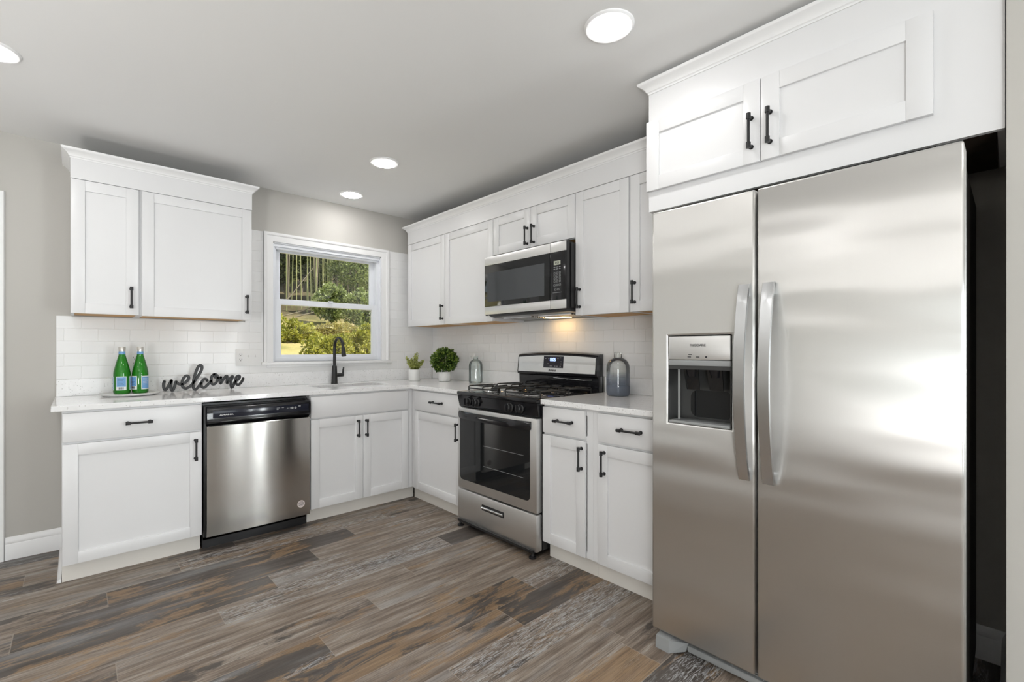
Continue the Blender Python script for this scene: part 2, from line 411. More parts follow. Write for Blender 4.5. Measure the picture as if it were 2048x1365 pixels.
# ------------------------------------------------------------------ room shell
ZC = 2.4807; ZF = -0.03
XL, XR, YR = -5.6, 1.6, -8.0
def plank_floor():
    me = bpy.data.meshes.new('floor'); verts = []; faces = []; uv = []; lo = []; kd = []
    W = 0.182; L = 1.257
    starts = {0: -2.243, 1: -2.561, 2: -2.875, 3: -3.160, 4: -2.180, 5: -2.560, 6: -2.866, 7: -3.161, 8: -2.179, 9: -2.454, 10: -2.873, 11: -2.20, 12: -2.239}
    # (dark, ochre, flake) of the planks that stand out, by row and whole-plank index from the joint above
    spec = {(0, 0): (.35, .60, .75), (0, -1): (.45, .45, .2), (1, 0): (.80, .62, .25), (1, 1): (.30, .45, .55), (1, -1): (.5, .5, .2), (2, 0): (.88, .62, .1), (2, 1): (.25, .5, .35),
            (3, 0): (.80, .70, .15), (3, 1): (.30, .45, .60), (4, 0): (.40, .45, .90), (4, -1): (.30, .60, .2), (4, 1): (.85, .4, .1), (5, 0): (.25, .50, .20), (5, 1): (.35, .62, .35),
            (6, 0): (.45, .60, .45), (6, 1): (.28, .55, .25), (7, 0): (.78, .68, .55), (7, 1): (.20, .55, .15), (7, -1): (.3, .6, .2), (8, 0): (.88, .78, .15), (8, 1): (.20, .35, .90), (8, -1): (.3, .5, .3),
            (9, 0): (.40, .66, .30), (9, 1): (.90, .66, .15), (10, 0): (.30, .45, .35), (10, 1): (.45, .55, .95), (11, 0): (.25, .45, .25), (11, 1): (.25, .40, .35),
            (12, 0): (.22, .74, .45), (12, 1): (.50, .45, .55), (13, 0): (.6, .6, .8), (13, 1): (.7, .6, .9), (13, 2): (.85, .5, .8)}
    rnd = random.Random(3)
    y = -0.694 + 4 * W; r = -4
    while y > YR:
        st = starts.get(r, -2.243 - ((r * 0.31) % L) - 0.0)
        n0 = math.floor((XL - st) / L); n1 = math.ceil((XR - st) / L)
        for i in range(n0, n1):
            x0 = st + i * L; x1 = x0 + L
            a, b = max(x0, XL), min(x1, XR)
            t, bt = min(y, 0.0), max(y - W, YR)
            k = spec.get((r, i), (rnd.uniform(.2, .7), rnd.uniform(.35, .65), rnd.uniform(.1, .6)))
            ru, rv = rnd.uniform(0, 50), rnd.uniform(0, 50)
            if b > a and t > bt:
                bi = len(verts)
                for (px, py) in ((a, bt), (b, bt), (b, t), (a, t)):
                    verts.append((px, py, 0.0)); uv.append((px - x0 + ru, y - py + rv)); lo.append((px - x0, y - py)); kd.append(k)
                faces.append((bi, bi + 1, bi + 2, bi + 3))
        y -= W; r += 1
    # underside so the floor is a real slab
    bi = len(verts)
    for p in ((XL, YR, -.05), (XR, YR, -.05), (XR, 0, -.05), (XL, 0, -.05)): verts.append(p); uv.append((0, 0)); lo.append((.5, .09)); kd.append((.5, .5, .5))
    faces.append((bi + 3, bi + 2, bi + 1, bi))
    me.from_pydata(verts, [], faces)
    u1 = me.uv_layers.new(name='plank'); u2 = me.uv_layers.new(name='local')
    ca = me.color_attributes.new('kind', 'FLOAT_COLOR', 'CORNER')
    u1 = me.uv_layers['plank']; u2 = me.uv_layers['local']; ca = me.color_attributes['kind']
    for l in me.loops:
        u1.data[l.index].uv = uv[l.vertex_index]; u2.data[l.index].uv = lo[l.vertex_index]; ca.data[l.index].color = (*kd[l.vertex_index], 1)
    me.materials.append(M['floor'])
    o = bpy.data.objects.new('floor', me); C.objects.link(o); o.location = (0, 0, ZF + Z0); o['_w'] = (0, 0, ZF)
    return struct(o)
plank_floor()
struct(MB().box(XL - .1, XR + .1, YR - .1, .14, ZC, ZC + .1).build('ceiling', M['ceil'], origin=(0, 0, ZC)))
WX0, WX1, WZ0, WZ1 = -1.520, -0.575, 1.105, 2.068      # kitchen window opening
struct(MB().grid([XL, WX0, WX1, XR], [ZF, WZ0, WZ1, ZC], lambda u, v: not (WX0 < u < WX1 and WZ0 < v < WZ1), lambda u, v: (u, 0, v), (0, .14, 0)).build('wall_back', M['wall'], origin=(0, 0, ZF)))
struct(MB().box(0, .12, -3.981, 0, ZF, ZC).build('wall_right', M['wall']))
struct(MB().box(-.70, .12, -4.10, -3.981, ZF, ZC).build('wall_partition', M['wall']))
struct(MB().box(XR, XR + .12, YR, -4.10, ZF, ZC).build('wall_side', M['wall']))
RW = [(-5.2, -3.6, .5, 2.15, 14), (-3.4, -1.9, .5, 2.15, 14), (-.86, -.70, .12, 2.1, 26), (-.05, .40, .12, 2.1, 80), (.72, .98, .12, 2.1, 24)]   # rear windows: wide pair added for fill light, narrow ones inferred; span, sill, head, power
LW = [(-7.7, -5.9, .5, 2.15, 55)]                                            # unseen left window, added to light the range wall
def cuts(spans): return sorted({v for w_ in spans for v in w_[:2]}), sorted({v for w_ in spans for v in w_[2:4]})
def keeps(spans): return lambda u, v: not any(w_[0] < u < w_[1] and w_[2] < v < w_[3] for w_ in spans)
cu_, cv_ = cuts(RW)
struct(MB().grid([XL] + cu_ + [XR], [ZF] + cv_ + [ZC], keeps(RW), lambda u, v: (u, YR, v), (0, -.12, 0)).build('wall_rear', M['wall'], origin=(0, YR, ZF)))
cu_, cv_ = cuts(LW)
struct(MB().grid([YR] + cu_ + [.14], [ZF] + cv_ + [ZC], keeps(LW), lambda u, v: (XL, u, v), (-.12, 0, 0)).build('wall_left', M['wall'], origin=(XL, -4, ZF)))
struct(MB().box(.12, XR, -4.10, -3.98, ZF, ZC).build('wall_return', M['wall']))
wi = 2
for F_, spans, c0 in ((lambda u, d, v: (u, YR + d, v), RW, 0), (lambda u, d, v: (XL + d, u, v), LW, 1)):
    for (a, b, z0, z1, pw) in spans:
        e0 = F_(0, .04, 0)
        th = (0, -.05, 0) if c0 == 0 else (-.05, 0, 0)
        o = struct(MB().grid([a, a + .035, b - .035, b], [z0, z0 + .04, z1 - .04, z1], lambda u, v: not (a + .035 < u < b - .035 and z0 + .04 < v < z1 - .04), lambda u, v: F_(u, -.03, v), th).build('window_%d' % wi, M['vinyl'], origin=F_((a + b) / 2, -.05, z0)))
        p, q_ = F_(a + .035, -.055, z0 + .04), F_(b - .035, -.050, z1 - .04)
        MB().box(p[0], q_[0], p[1], q_[1], p[2], q_[2]).build('pane', M['wglass'], o)
        ld = bpy.data.lights.new('daylight_fill', 'AREA'); ld.shape = 'RECTANGLE'; ld.size = b - a - .07; ld.size_y = z1 - z0 - .08  # fill lamp behind each unseen window, standing in for sky light
        ld.energy = pw * DAY; ld.color = (0.93, 0.965, 1.0)
        lo_ = bpy.data.objects.new('daylight_fill', ld); C.objects.link(lo_); lo_.location = Vector(F_((a + b) / 2, -.10, (z0 + z1) / 2 + Z0)); lo_.rotation_euler = (PI / 2, 0, 0) if c0 == 0 else (PI / 2, 0, -PI / 2)
        wi += 1

# kitchen window -----------------------------------------------------------
def ring(mb, x0, x1, z0, z1, w, y0, y1, wb=None, wt=None):
    wb = wb or w; wt = wt or w
    mb.grid([x0, x0 + w, x1 - w, x1], [z0, z0 + wb, z1 - wt, z1], lambda u, v: not (x0 + w < u < x1 - w and z0 + wb < v < z1 - wt), lambda u, v: (u, y0, v), (0, y1 - y0, 0)); return mb
win = struct(ring(MB(), WX0, WX1, WZ0, WZ1, .034, .028, .115).build('window_1', M['vinyl'], origin=((WX0 + WX1) / 2, .07, WZ0), bevel=.002))
# casing: left, right, head with a stepped, back-banded profile
cs = MB()
def casing_path(off): # off = distance outward from the opening
    return lambda y: [(WX0 - off, y, WZ0), (WX0 - off, y, WZ1 + off), (WX1 + off, y, WZ1 + off), (WX1 + off, y, WZ0)]
prof = [(0.0, 0.0), (0.0, -.010), (.006, -.012), (.045, -.016), (.050, -.022), (.060, -.026), (.070, -.024), (.072, 0.0)]
cs.sweep([casing_path(o_)(y_) for o_, y_ in prof]); cs.build('casing', M['trim'], win)
jb = MB()
jb.box(WX0, WX0 + .012, 0, .03, WZ0, WZ1).box(WX1 - .012, WX1, 0, .03, WZ0, WZ1).box(WX0, WX1, 0, .03, WZ1 - .012, WZ1)
jb.box(WX0 + .012, WX1 - .012, .006, .030, WZ1 - .034, WZ1 - .012).box(WX0 + .03, WX1 - .03, .020, .045, WZ1 - .052, WZ1 - .034)
jb.build('jamb', M['vinyl'], win, bevel=.002)
us_ = ring(MB(), WX0 + .034, WX1 - .034, 1.572, WZ1 - .034, .042, .076, .104, wb=.045, wt=.030).build('upper_sash', M['vinyl'], win, bevel=.003)
MB().box(WX0 + .07, WX1 - .07, .088, .092, 1.612, WZ1 - .06).build('pane', M['wglass'], us_)
ls_ = ring(MB(), WX0 + .030, WX1 - .030, WZ0 + .012, 1.618, .044, .036, .066, wb=.046, wt=.046).build('lower_sash', M['vinyl'], win, bevel=.003)
MB().box(WX0 + .07, WX1 - .07, .049, .053, WZ0 + .05, 1.575).build('pane', M['wglass'], ls_)
MB().box(-1.06, -1.02, .022, .040, 1.612, 1.626, .003).build('sash_lock', M['vinyl'], ls_)
MB().box(-1.612, -.483, -.048, .03, 1.082, 1.105, .005).box(WX0 - .05, WX1 + .05, -.018, 0, 1.062, 1.082, .003).build('sill', M['trim'], win)

# tiles and trim -------------------------------------------------------------
tag(MB().grid([-2.766, -1.72, -1.594, -.501, -.0005], [1.0205, 1.0825, 1.415, 2.135], lambda u, v: (v < 1.0825 or not (-1.594 < u < -.501)) and not (u < -1.72 and v > 1.415), lambda u, v: (u, -.0005, v), (0, -.009, 0)).build('tile_backsplash', M['tile_b'], smooth=False),
    'white subway tile backsplash around the window behind the sink', 'tiles')
tag(MB().box(-.0005, -.0095, -2.83, -.011, 1.0205, 1.43).build('tile_backsplash', M['tile_r'], smooth=False),
    'white subway tile backsplash behind the range and under the microwave', 'tiles')
def baseboard(name, path_fn):
    prof = [(0, ZF), (.016, ZF), (.016, .058), (.013, .064), (.015, .072), (.013, .082), (.008, .094), (.004, .102), (0, .102)]
    return struct(MB().sweep([path_fn(o_, z_) for o_, z_ in prof]).build(name, M['trim']))
baseboard('baseboard_back', lambda o, z: [(-2.982, -o, z), (-2.733, -o, z)])
baseboard('baseboard_alcove', lambda o, z: [(-o, -3.00, z), (-o, -3.981 + o, z), (-.66, -3.981 + o, z)])
t1 = MB(); pr = [(0, 0), (0, -.012), (.01, -.018), (.06, -.02), (.08, -.022), (.085, 0)]
t1.sweep([[(-3.067 + o, y, ZF), (-3.067 + o, y, 2.05 + o), (-3.9, y, 2.05 + o)] for o, y in pr])
struct(t1.build('trim_1', M['trim']))
struct(MB().box(-3.9, -3.07, -.012, -.0005, ZF + .008, 2.045, .003).build('door_1', M['trim']))
q = [(math.cos(a) * .018, math.sin(a) * .018) for a in [i * PI / 12 for i in range(7)]]
struct(MB().sweep([[(-2.7335 - o, -.02, ZF + z), (-2.7335 - o, -.585, ZF + z)] for o, z in [(0, 0)] + q]).build('trim_2', M['trim']))

# ------------------------------------------------------------------ cabinet parts
def add_pull(F, parent, a, z, d, vertical=True, L=.115):
    m = MB(); h = L / 2; R = .030
    def P(t, out): return F(a, d + out, z + t) if vertical else F(a + t, d + out, z)
    m.cyl(P(-h, R), P(h, R), .0055, 12)
    for s in (-1, 1):
        m.cyl(P(s * (h - .014), R), P(s * (h + .008), R), .0088, 12)
        m.cyl(P(s * (h - .003), 0), P(s * (h - .003), R), .0068, 12)
        m.cyl(P(s * (h - .003), 0), P(s * (h - .003), .004), .0095, 12)
    return m.build('handle', M['black'], parent)
def shaker(F, parent, name, a0, a1, z0, z1, d, rail=.060, th=.019, mat=None):
    m = MB(); lo, hi = min(a0, a1), max(a0, a1)
    fbox(m, F, lo, lo + rail, d - th, d, z0, z1, .0012); fbox(m, F, hi - rail, hi, d - th, d, z0, z1, .0012)
    fbox(m, F, lo + rail, hi - rail, d - th, d - .0003, z0, z0 + rail, .0012); fbox(m, F, lo + rail, hi - rail, d - th, d - .0003, z1 - rail, z1, .0012)
    fbox(m, F, lo + rail - .002, hi - rail + .002, d - th + .001, d - .0100, z0 + rail - .002, z1 - rail + .002)
    return m.build(name, mat or M['cab'], parent)
def slab(F, parent, name, a0, a1, z0, z1, d, th=.019):
    return fbox(MB(), F, min(a0, a1), max(a0, a1), d - th, d, z0, z1, .003).build(name, M['cab'], parent)
ZD0, ZD1, ZW0, ZW1 = .0776, .708, .7202, .8716
def base_cabinet(F, a0, a1, dfront, label, toe=None, back=.012, frame_to=None):
    lo, hi = min(a0, a1), max(a0, a1); df = dfront - .0195
    p = F((lo + hi) / 2, df / 2, ZF)
    t = thing('base_cabinet', p, label, 'cabinet', 'white base cabinets')
    m = MB(); w = .018
    fbox(m, F, lo, lo + w, back, df - .02, ZD0 - .006, .883); fbox(m, F, hi - w, hi, back, df - .02, ZD0 - .006, .883)
    fbox(m, F, lo + w, hi - w, back, df - .02, ZD0 - .006, ZD0 + .012); fbox(m, F, lo + w, hi - w, back, back + .006, ZD0 + .012, .883)
    fl, fh = (lo, hi) if frame_to is None else frame_to
    fbox(m, F, fl, lo + .04, df - .02, df, ZD0 - .006, .883); fbox(m, F, hi - .04, fh, df - .02, df, ZD0 - .006, .883)
    fbox(m, F, lo + .04, hi - .04, df - .02, df, ZD0 - .006, ZD0 + .03); fbox(m, F, lo + .04, hi - .04, df - .02, df, .845, .883); fbox(m, F, lo + .04, hi - .04, df - .02, df, .695, .735)
    m.build('body', M['cab'], t)
    dt = .585
    fbox(MB(), F, (toe or (lo, hi))[0], (toe or (lo, hi))[1], dt - .016, dt, ZF, ZD0 - .0065).build('toe_kick', M['toe'], t)
    return t
# left of the dishwasher
t = base_cabinet(FB, -2.731, -2.1095, .659, 'wide white base cabinet left of the dishwasher with one drawer over one door')
fbox(MB(), FB, -2.731, -2.713, .02, .5685, ZF, ZD0 - .0065).build('side_skirt', M['cab'], t)
dr = slab(FB, t, 'drawer', -2.728, -2.1125, ZW0, ZW1, .659); add_pull(FB, dr, -2.414, .797, .659, False, .105)
do = shaker(FB, t, 'door', -2.728, -2.1125, ZD0, ZD1, .659); add_pull(FB, do, -2.145, .604, .659)
# sink cabinet
t = base_cabinet(FB, -1.4635, -.662, .659, 'white sink base cabinet with two doors under the window', toe=(-1.4635, -.586), frame_to=(-1.4635, -.612))
slab(FB, t, 'false_drawer_front', -1.4605, -.680, ZW0, ZW1, .659)
do = shaker(FB, t, 'door', -1.4605, -1.0715, ZD0, ZD1, .659); add_pull(FB, do, -1.114, .613, .659)
do = shaker(FB, t, 'door', -1.0685, -.680, ZD0, ZD1, .659); add_pull(FB, do, -1.047, .611, .659)
# corner cabinet
t = base_cabinet(FR, -.665, -1.331, .650, 'white corner base cabinet between sink cabinet and range', toe=(-1.331, -.602), frame_to=(-1.331, -.645))
dr = slab(FR, t, 'drawer', -.703, -1.328, ZW0, ZW1, .650); add_pull(FR, dr, -1.036, .799, .650, False, .125)
do = shaker(FR, t, 'door', -.703, -1.328, ZD0, ZD1, .650); add_pull(FR, do, -1.300, .610, .650)
# right of the range
t = base_cabinet(FR, -2.118, -2.473, .650, 'narrow white base cabinet directly right of the range', toe=(-2.473, -2.122))
dr = slab(FR, t, 'drawer', -2.121, -2.430, ZW0, ZW1, .650); add_pull(FR, dr, -2.290, .800, .650, False, .112)
do = shaker(FR, t, 'door', -2.121, -2.430, ZD0, ZD1, .650); add_pull(FR, do, -2.409, .613, .650)
t = base_cabinet(FR, -2.474, -2.925, .650, 'white base cabinet right beside the refrigerator, partly hidden by it')
dr = slab(FR, t, 'drawer', -2.5154, -2.915, ZW0, ZW1, .650); add_pull(FR, dr, -2.716, .801, .650, False, .115)
do = shaker(FR, t, 'door', -2.5154, -2.915, ZD0, ZD1, .650); add_pull(FR, do, -2.557, .614, .650)

# ------------------------------------------------------------------ worktops and sink
YF, XF = -.667, -.661; SX0, SX1, SY0, SY1 = -1.312, -.738, -.448, -.150
wt = thing('worktop', (-1.4, -.35, .884), 'L-shaped speckled white quartz worktop running under the window with the sink', 'countertop')
xs = [-2.7716, SX0, SX1, XF, -.0015]; ys = [-1.334, YF, SY0, SY1, -.0015]
MB().grid(xs, ys, lambda x, y: (y > YF or x > XF) and not (SX0 < x < SX1 and SY0 < y < SY1), lambda x, y: (x, y, .8845), (0, 0, .0295)).build('slab', M['quartz'], wt, bevel=.003, smooth=False)
MB().box(-2.766, -.022, -.0015, -.021, .9145, 1.0203, .0015).build('upstand', M['quartz'], wt, smooth=False)
MB().box(-.0015, -.021, -1.334, -.022, .9145, 1.0203, .0015).build('upstand', M['quartz'], wt, smooth=False)
wt2 = thing('worktop', (-.33, -2.5, .884), 'short speckled white quartz worktop between range and refrigerator', 'countertop')
MB().box(XF, -.0015, -2.925, -2.1135, .8845, .914, .003).build('slab', M['quartz'], wt2, smooth=False)
MB().box(-.0015, -.021, -2.925, -2.1135, .9145, 1.0203, .0015).build('upstand', M['quartz'], wt2, smooth=False)
sk = thing('kitchen_sink', (-1.025, -.30, .70), 'undermount steel sink set in the worktop below the faucet', 'sink')
m = MB(); w = .004
m.box(SX0 - .01, SX1 + .01, SY0 - .01, SY1 + .01, .690, .694)
m.box(SX0 - .01, SX0 - .006, SY0 - .01, SY1 + .01, .694, .8835).box(SX1 + .006, SX1 + .01, SY0 - .01, SY1 + .01, .694, .8835)
m.box(SX0 - .006, SX1 + .006, SY0 - .01, SY0 - .006, .694, .8835).box(SX0 - .006, SX1 + .006, SY1 + .006, SY1 + .01, .694, .8835)
m.build('basin', M['sinksteel'], sk)
MB().lathe([(.045, 0), (.045, .003), (.03, .004), (.012, .002)], (-1.025, -.28, .694), n=24).build('drain', M['chrome'], sk)
# faucet
fx, fy = -1.057, -.092
fa = thing('faucet', (fx, fy, .9145), 'matte black pull-down faucet with curved neck standing before the window', 'faucet')
MB().lathe([(.0275, 0), (.0275, .004), (.026, .006), (.0200, .138), (.0195, .150), (.016, .154)], (fx, fy, .9145), n=28).build('body', M['black'], fa)
pts = [(fx, fy, 1.066), (fx, fy, 1.21)]
R = .075
for i in range(1, 15):
    a = PI * i / 15 * 1.06; pts.append((fx + .010 * i / 15, fy - R + R * math.cos(a), 1.225 + R * 1.02 * math.sin(a)))
MB().tube(pts, .0118, 16).build('neck', M['black'], fa)
e = Vector(pts[-1]); dv = (Vector(pts[-1]) - Vector(pts[-2])).normalized()
MB().lathe([(.0120, 0), (.0140, .004), (.0145, .010), (.0190, .070), (.0200, .078), (.017, .081)], e, dv, 20).build('spray_head', M['black'], fa)
h = MB(); h.lathe([(.0125, 0), (.0150, .006), (.0150, .055), (.013, .060)], (fx + .018, fy, .987), (1, 0, 0), 18)
h.tube([(fx + .068, fy, .987), (fx + .074, fy, 1.004), (fx + .076, fy, 1.030), (fx + .080, fy - .002, 1.055)], [.010, .0085, .0070, .0060], 12)
h.build('lever', M['black'], fa)

# ------------------------------------------------------------------ dishwasher
dw = thing('dishwasher', (-1.785, -.35, ZF), 'stainless dishwasher with black control strip between two white base cabinets', 'dishwasher')
MB().box(-2.098, -1.476, -.10, -.60, .02, .870).build('tub', M['bplast'], dw)
MB().box(-2.100, -1.474, -.600, -.640, .05, .858, .002).build('door_edge', M['bplast'], dw)
m = MB(); n = 24; rows = []
def bow(x): s_ = (x + 1.7855) / .306; return -.690 - .010 * (1 - s_ * s_)
xs = [-2.0915 + .612 * i / n for i in range(n + 1)]
m.sweep([[(x, -.645, .062) for x in xs], [(x, bow(x) + .004, .062) for x in xs], [(x, bow(x), .066) for x in xs], [(x, bow(x), .735) for x in xs], [(x, bow(x) + .004, .739) for x in xs], [(x, -.645, .739) for x in xs]])
m.build('front_panel', M['steel_dw'], dw)
m = MB()
m.prism([(-2.0925, -.645, .742), (-2.0925, -.672, .742), (-2.0925, -.688, .752), (-2.0925, -.702, .768), (-2.0925, -.704, .840), (-2.0925, -.698, .852), (-2.0925, -.645, .855)], (.614, 0, 0))
m.build('control_strip', M['gloss'], dw)
m = MB().box(-2.062, -1.492, -.7025, -.7060, .786, .833, .001)
m.build('control_panel', M['lcdbg'], dw)
text_mesh('brand_lettering', 'AMANA', .0145, M['white_ink'], dw, lambda u, v, w: (-1.990 + u * 1.45, -.7062 - w, .803 + v * .8), bold=.0004)
m = MB()
for k, (x, w_, z) in enumerate([(-1.700, .022, .817), (-1.700, .012, .808), (-1.668, .014, .817), (-1.635, .010, .811), (-1.617, .010, .811), (-1.560, .014, .822), (-1.560, .014, .817)]):
    m.box(x, x + w_, -.7060, -.7066, z, z + .0035)
for x in (-1.600, -1.580): m.lathe([(.0075, 0), (.0075, .0006)], (x, -.7060, .812), (0, -1, 0), 16)
m.build('control_markings', M['grey_ink'], dw)
MB().box(-2.100, -1.477, -.560, -.600, ZF, .046).build('toe_panel', M['bplast'], dw)
st = MB().lathe([(.025, 0), (.025, .0042)], (-1.539, bow(-1.566) + .004, .146), (0, -1, 0), 28).build('sticker', M['sticker'], dw)
m = MB()
for i, (w_, z) in enumerate([(.022, .160), (.034, .153), (.036, .146), (.032, .139), (.018, .132)]):
    m.box(-1.539 - w_ / 2, -1.539 + w_ / 2, bow(-1.566) - .0002, bow(-1.566) - .0007, z - .0012, z + .0012)
m.build('sticker_print', M['ink'], st)

# ------------------------------------------------------------------ wall cabinets
ZU0, ZU1 = 1.4175, 2.196
def wall_cabinet(F, a0, a1, d, z0, z1, label, side0=True):
    lo, hi = min(a0, a1), max(a0, a1); df = d - .0195
    t = thing('wall_cabinet', F((lo + hi) / 2, df / 2, z0), label, 'cabinet', 'white wall cabinets')
    m = MB(); w = .016
    fbox(m, F, lo, lo + w, .011, df, z0 + .001, z1); fbox(m, F, hi - w, hi, .011, df, z0 + .001, z1)
    fbox(m, F, lo + w, hi - w, .011, df, z1 - .016, z1); fbox(m, F, lo + w, hi - w, .011, .017, z0 + .014, z1 - .016)
    fbox(m, F, lo + w, lo + .036, df - .019, df, z0 + .001, z1 - .016); fbox(m, F, hi - .036, hi - w, df - .019, df, z0 + .001, z1 - .016)
    fbox(m, F, lo + .036, hi - .036, df - .019, df, z0 + .001, z0 + .03); fbox(m, F, lo + .036, hi - .036, df - .019, df, z1 - .05, z1 - .016)
    m.build('body', M['cab'], t)
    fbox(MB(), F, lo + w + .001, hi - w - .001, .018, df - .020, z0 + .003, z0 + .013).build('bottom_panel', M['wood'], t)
    return t
DU = .336
t = wall_cabinet(FB, -2.700, -2.3825, DU, ZU0, ZU1, 'narrow white wall cabinet, leftmost, above the green bottles')
do = shaker(FB, t, 'door', -2.697, -2.391, ZU0, ZU1 - .003, DU); add_pull(FB, do, -2.427, 1.523, DU)
t = wall_cabinet(FB, -2.3815, -1.755, DU, ZU0, ZU1, 'wide white wall cabinet left of the window above the welcome sign')
do = shaker(FB, t, 'door', -2.374, -1.757, ZU0 - .002, ZU1 - .003, DU); add_pull(FB, do, -1.790, 1.523, DU)
DR = .3471
t = wall_cabinet(FR, -.088, -.6965, DR, ZU0 + .004, ZU1 + .004, 'white wall cabinet right of the window, in the corner above the small plants')
do = shaker(FR, t, 'door', -.092, -.695, ZU0 + .004, ZU1, DR); add_pull(FR, do, -.673, 1.527, DR)
t = wall_cabinet(FR, -.6975, -1.3285, DR, ZU0 + .004, ZU1 + .004, 'white wall cabinet immediately left of the microwave')
do = shaker(FR, t, 'door', -.700, -1.327, ZU0 + .004, ZU1, DR); add_pull(FR, do, -1.292, 1.527, DR)
t = wall_cabinet(FR, -1.3295, -2.1215, DR, 1.915, ZU1 + .004, 'short white two-door wall cabinet above the microwave')
do = shaker(FR, t, 'door', -1.333, -1.7225, 1.918, ZU1, DR); add_pull(FR, do, -1.697, 2.002, DR)
do = shaker(FR, t, 'door', -1.7255, -2.118, 1.918, ZU1, DR); add_pull(FR, do, -1.761, 2.003, DR)
t = wall_cabinet(FR, -2.1225, -2.5135, DR, ZU0 + .004, ZU1 + .004, 'white wall cabinet immediately right of the microwave')
do = shaker(FR, t, 'door', -2.1245, -2.508, ZU0 + .004, ZU1, DR); add_pull(FR, do, -2.157, 1.529, DR)
t = wall_cabinet(FR, -2.5145, -2.826, DR, ZU0 + .004, ZU1 + .004, 'white wall cabinet next to the refrigerator, half hidden by it')
do = shaker(FR, t, 'door', -2.519, -2.815, ZU0 + .004, ZU1, DR); add_pull(FR, do, -2.549, 1.530, DR)

CROWN = [(0, 0), (.003, 0), (.003, .008), (.008, .011), (.010, .018), (.013, .022), (.018, .028), (.028, .036), (.036, .040), (.038, .042), (.040, .052), (0, .052)]
def crown(F, a0, a1, d, z, label, z_f0, left=True, right=True, scale=1.0, wall=.0):
    lo, hi = min(a0, a1), max(a0, a1)
    t = thing('crown_molding', F((lo + hi) / 2, d / 2, z_f0), label, 'molding')
    rows = []
    for o, h in CROWN:
        o *= scale; h *= scale; path = []
        path += [F(lo - o, wall, z + h), F(lo - o, d + o, z + h)] if left else [F(lo, d + o, z + h)]
        path += [F(hi + o, d + o, z + h), F(hi + o, wall, z + h)] if right else [F(hi, d + o, z + h)]
        rows.append(path)
    MB().sweep(rows).build('crown', M['trim'], t)
    m = MB(); w = .018
    fbox(m, F, lo, hi, d - w, d, z_f0, z + .03)
    if left: fbox(m, F, lo, lo + w, max(wall, .002), d - w, z_f0, z + .03)
    if right: fbox(m, F, hi - w, hi, max(wall, .002), d - w, z_f0, z + .03)
    m.build('frieze', M['cab'], t)
    return t
crown(FB, -2.700, -1.754, DU - .002, 2.310, 'white crown molding over the cabinets left of the window', ZU1 + .0005)
crown(FR, -.088, -2.830, DR - .002, 2.318, 'long white crown molding over the cabinets above range and microwave', ZU1 + .0045, left=False)

# ------------------------------------------------------------------ fridge cabinet
t = thing('wall_cabinet', (-.45, -3.41, 1.855), 'large white cabinet above the refrigerator with two wide doors', 'cabinet', 'white wall cabinets')
m = MB()
m.box(-.68, -.20, -2.831, -2.849, 1.855, 2.43).box(-.66, -.20, -3.962, -3.9785, 1.870, 2.43).box(-.66, -.20, -2.849, -3.962, 2.27, 2.29)
m.box(-.68, -.66, -2.849, -3.9785, 1.855, 1.965).box(-.68, -.66, -2.849, -2.90, 1.965, 2.43).box(-.68, -.66, -3.80, -3.9785, 1.965, 2.43)
m.box(-.68, -.66, -2.90, -3.80, 2.255, 2.43).box(-.68, -.66, -3.30, -3.35, 1.965, 2.255)
m.build('body', M['cab'], t)
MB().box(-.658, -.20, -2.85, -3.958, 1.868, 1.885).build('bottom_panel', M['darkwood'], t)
do = shaker(FR, t, 'door', -2.829, -3.324, 1.948, 2.272, .700, rail=.063); add_pull(FR, do, -3.292, 2.068, .700, True, .120)
do = shaker(FR, t, 'door', -3.327, -3.825, 1.948, 2.272, .700, rail=.065); add_pull(FR, do, -3.360, 2.068, .700, True, .120)
# crown over it
t = thing('crown_molding', (-.45, -3.41, 2.39), 'white crown molding over the refrigerator cabinet near the ceiling', 'molding')
rows = []
for o, h in CROWN:
    rows.append([(-.36, -2.8305 + o, 2.408 + h), (-.6805 - o, -2.8305 + o, 2.408 + h), (-.6805 - o, -3.9795, 2.408 + h)])
MB().sweep(rows).build('crown', M['trim'], t)

# ------------------------------------------------------------------ microwave
mw = thing('microwave', (-.21, -1.724, 1.455), 'stainless and black over-range microwave hung under the short cabinet', 'microwave')
my0, my1, mxf = -2.1175, -1.3335, -.432
MB().box(-.012, -.395, my0 + .004, my1 - .004, 1.462, 1.886).build('case', M['bplast'], mw)
dr = MB().box(-.396, mxf + .0045, -1.986, my1, 1.464, 1.888, .002).build('door', M['bplast'], mw)
for z0_, z1_ in ((1.464, 1.5215), (1.8265, 1.888)): MB().box(mxf + .0045, mxf, -1.986, my1, z0_, z1_, .0015).build('steel_band', M['steel'], dr)
gl = MB().box(mxf + .0045, mxf - .003, -1.9845, my1 - .002, 1.522, 1.826, .001).build('glass', M['dglass'], dr)
m = MB(); yy0, yy1, zz0, zz1 = -1.937, -1.369, 1.556, 1.768
MB().box(mxf - .003, mxf - .0036, yy0, yy1, zz0, zz1).build('window', M['iglass'], dr)
pc = MB().box(-.396, mxf + .0045, my0, -1.988, 1.464, 1.888, .002).build('control_section', M['bplast'], mw)
for z0_, z1_ in ((1.464, 1.5215), (1.8265, 1.888)): MB().box(mxf + .0045, mxf, my0, -1.988, z0_, z1_, .0015).build('steel_band', M['steel'], pc)
MB().box(mxf + .0045, mxf - .003, my0 + .002, -1.989, 1.522, 1.826, .001).build('control_panel', M['gloss'], pc)
MB().box(mxf - .003, mxf - .0038, -2.075, -2.020, 1.742, 1.768).build('display', M['lcd'], pc)
text_mesh('display_digits', '8:05', .020, M['lcdbg'], pc, lambda u, v, w: (mxf - .0038 - w, -2.047 - u, 1.755 + v), depth=.0003)
m = MB()
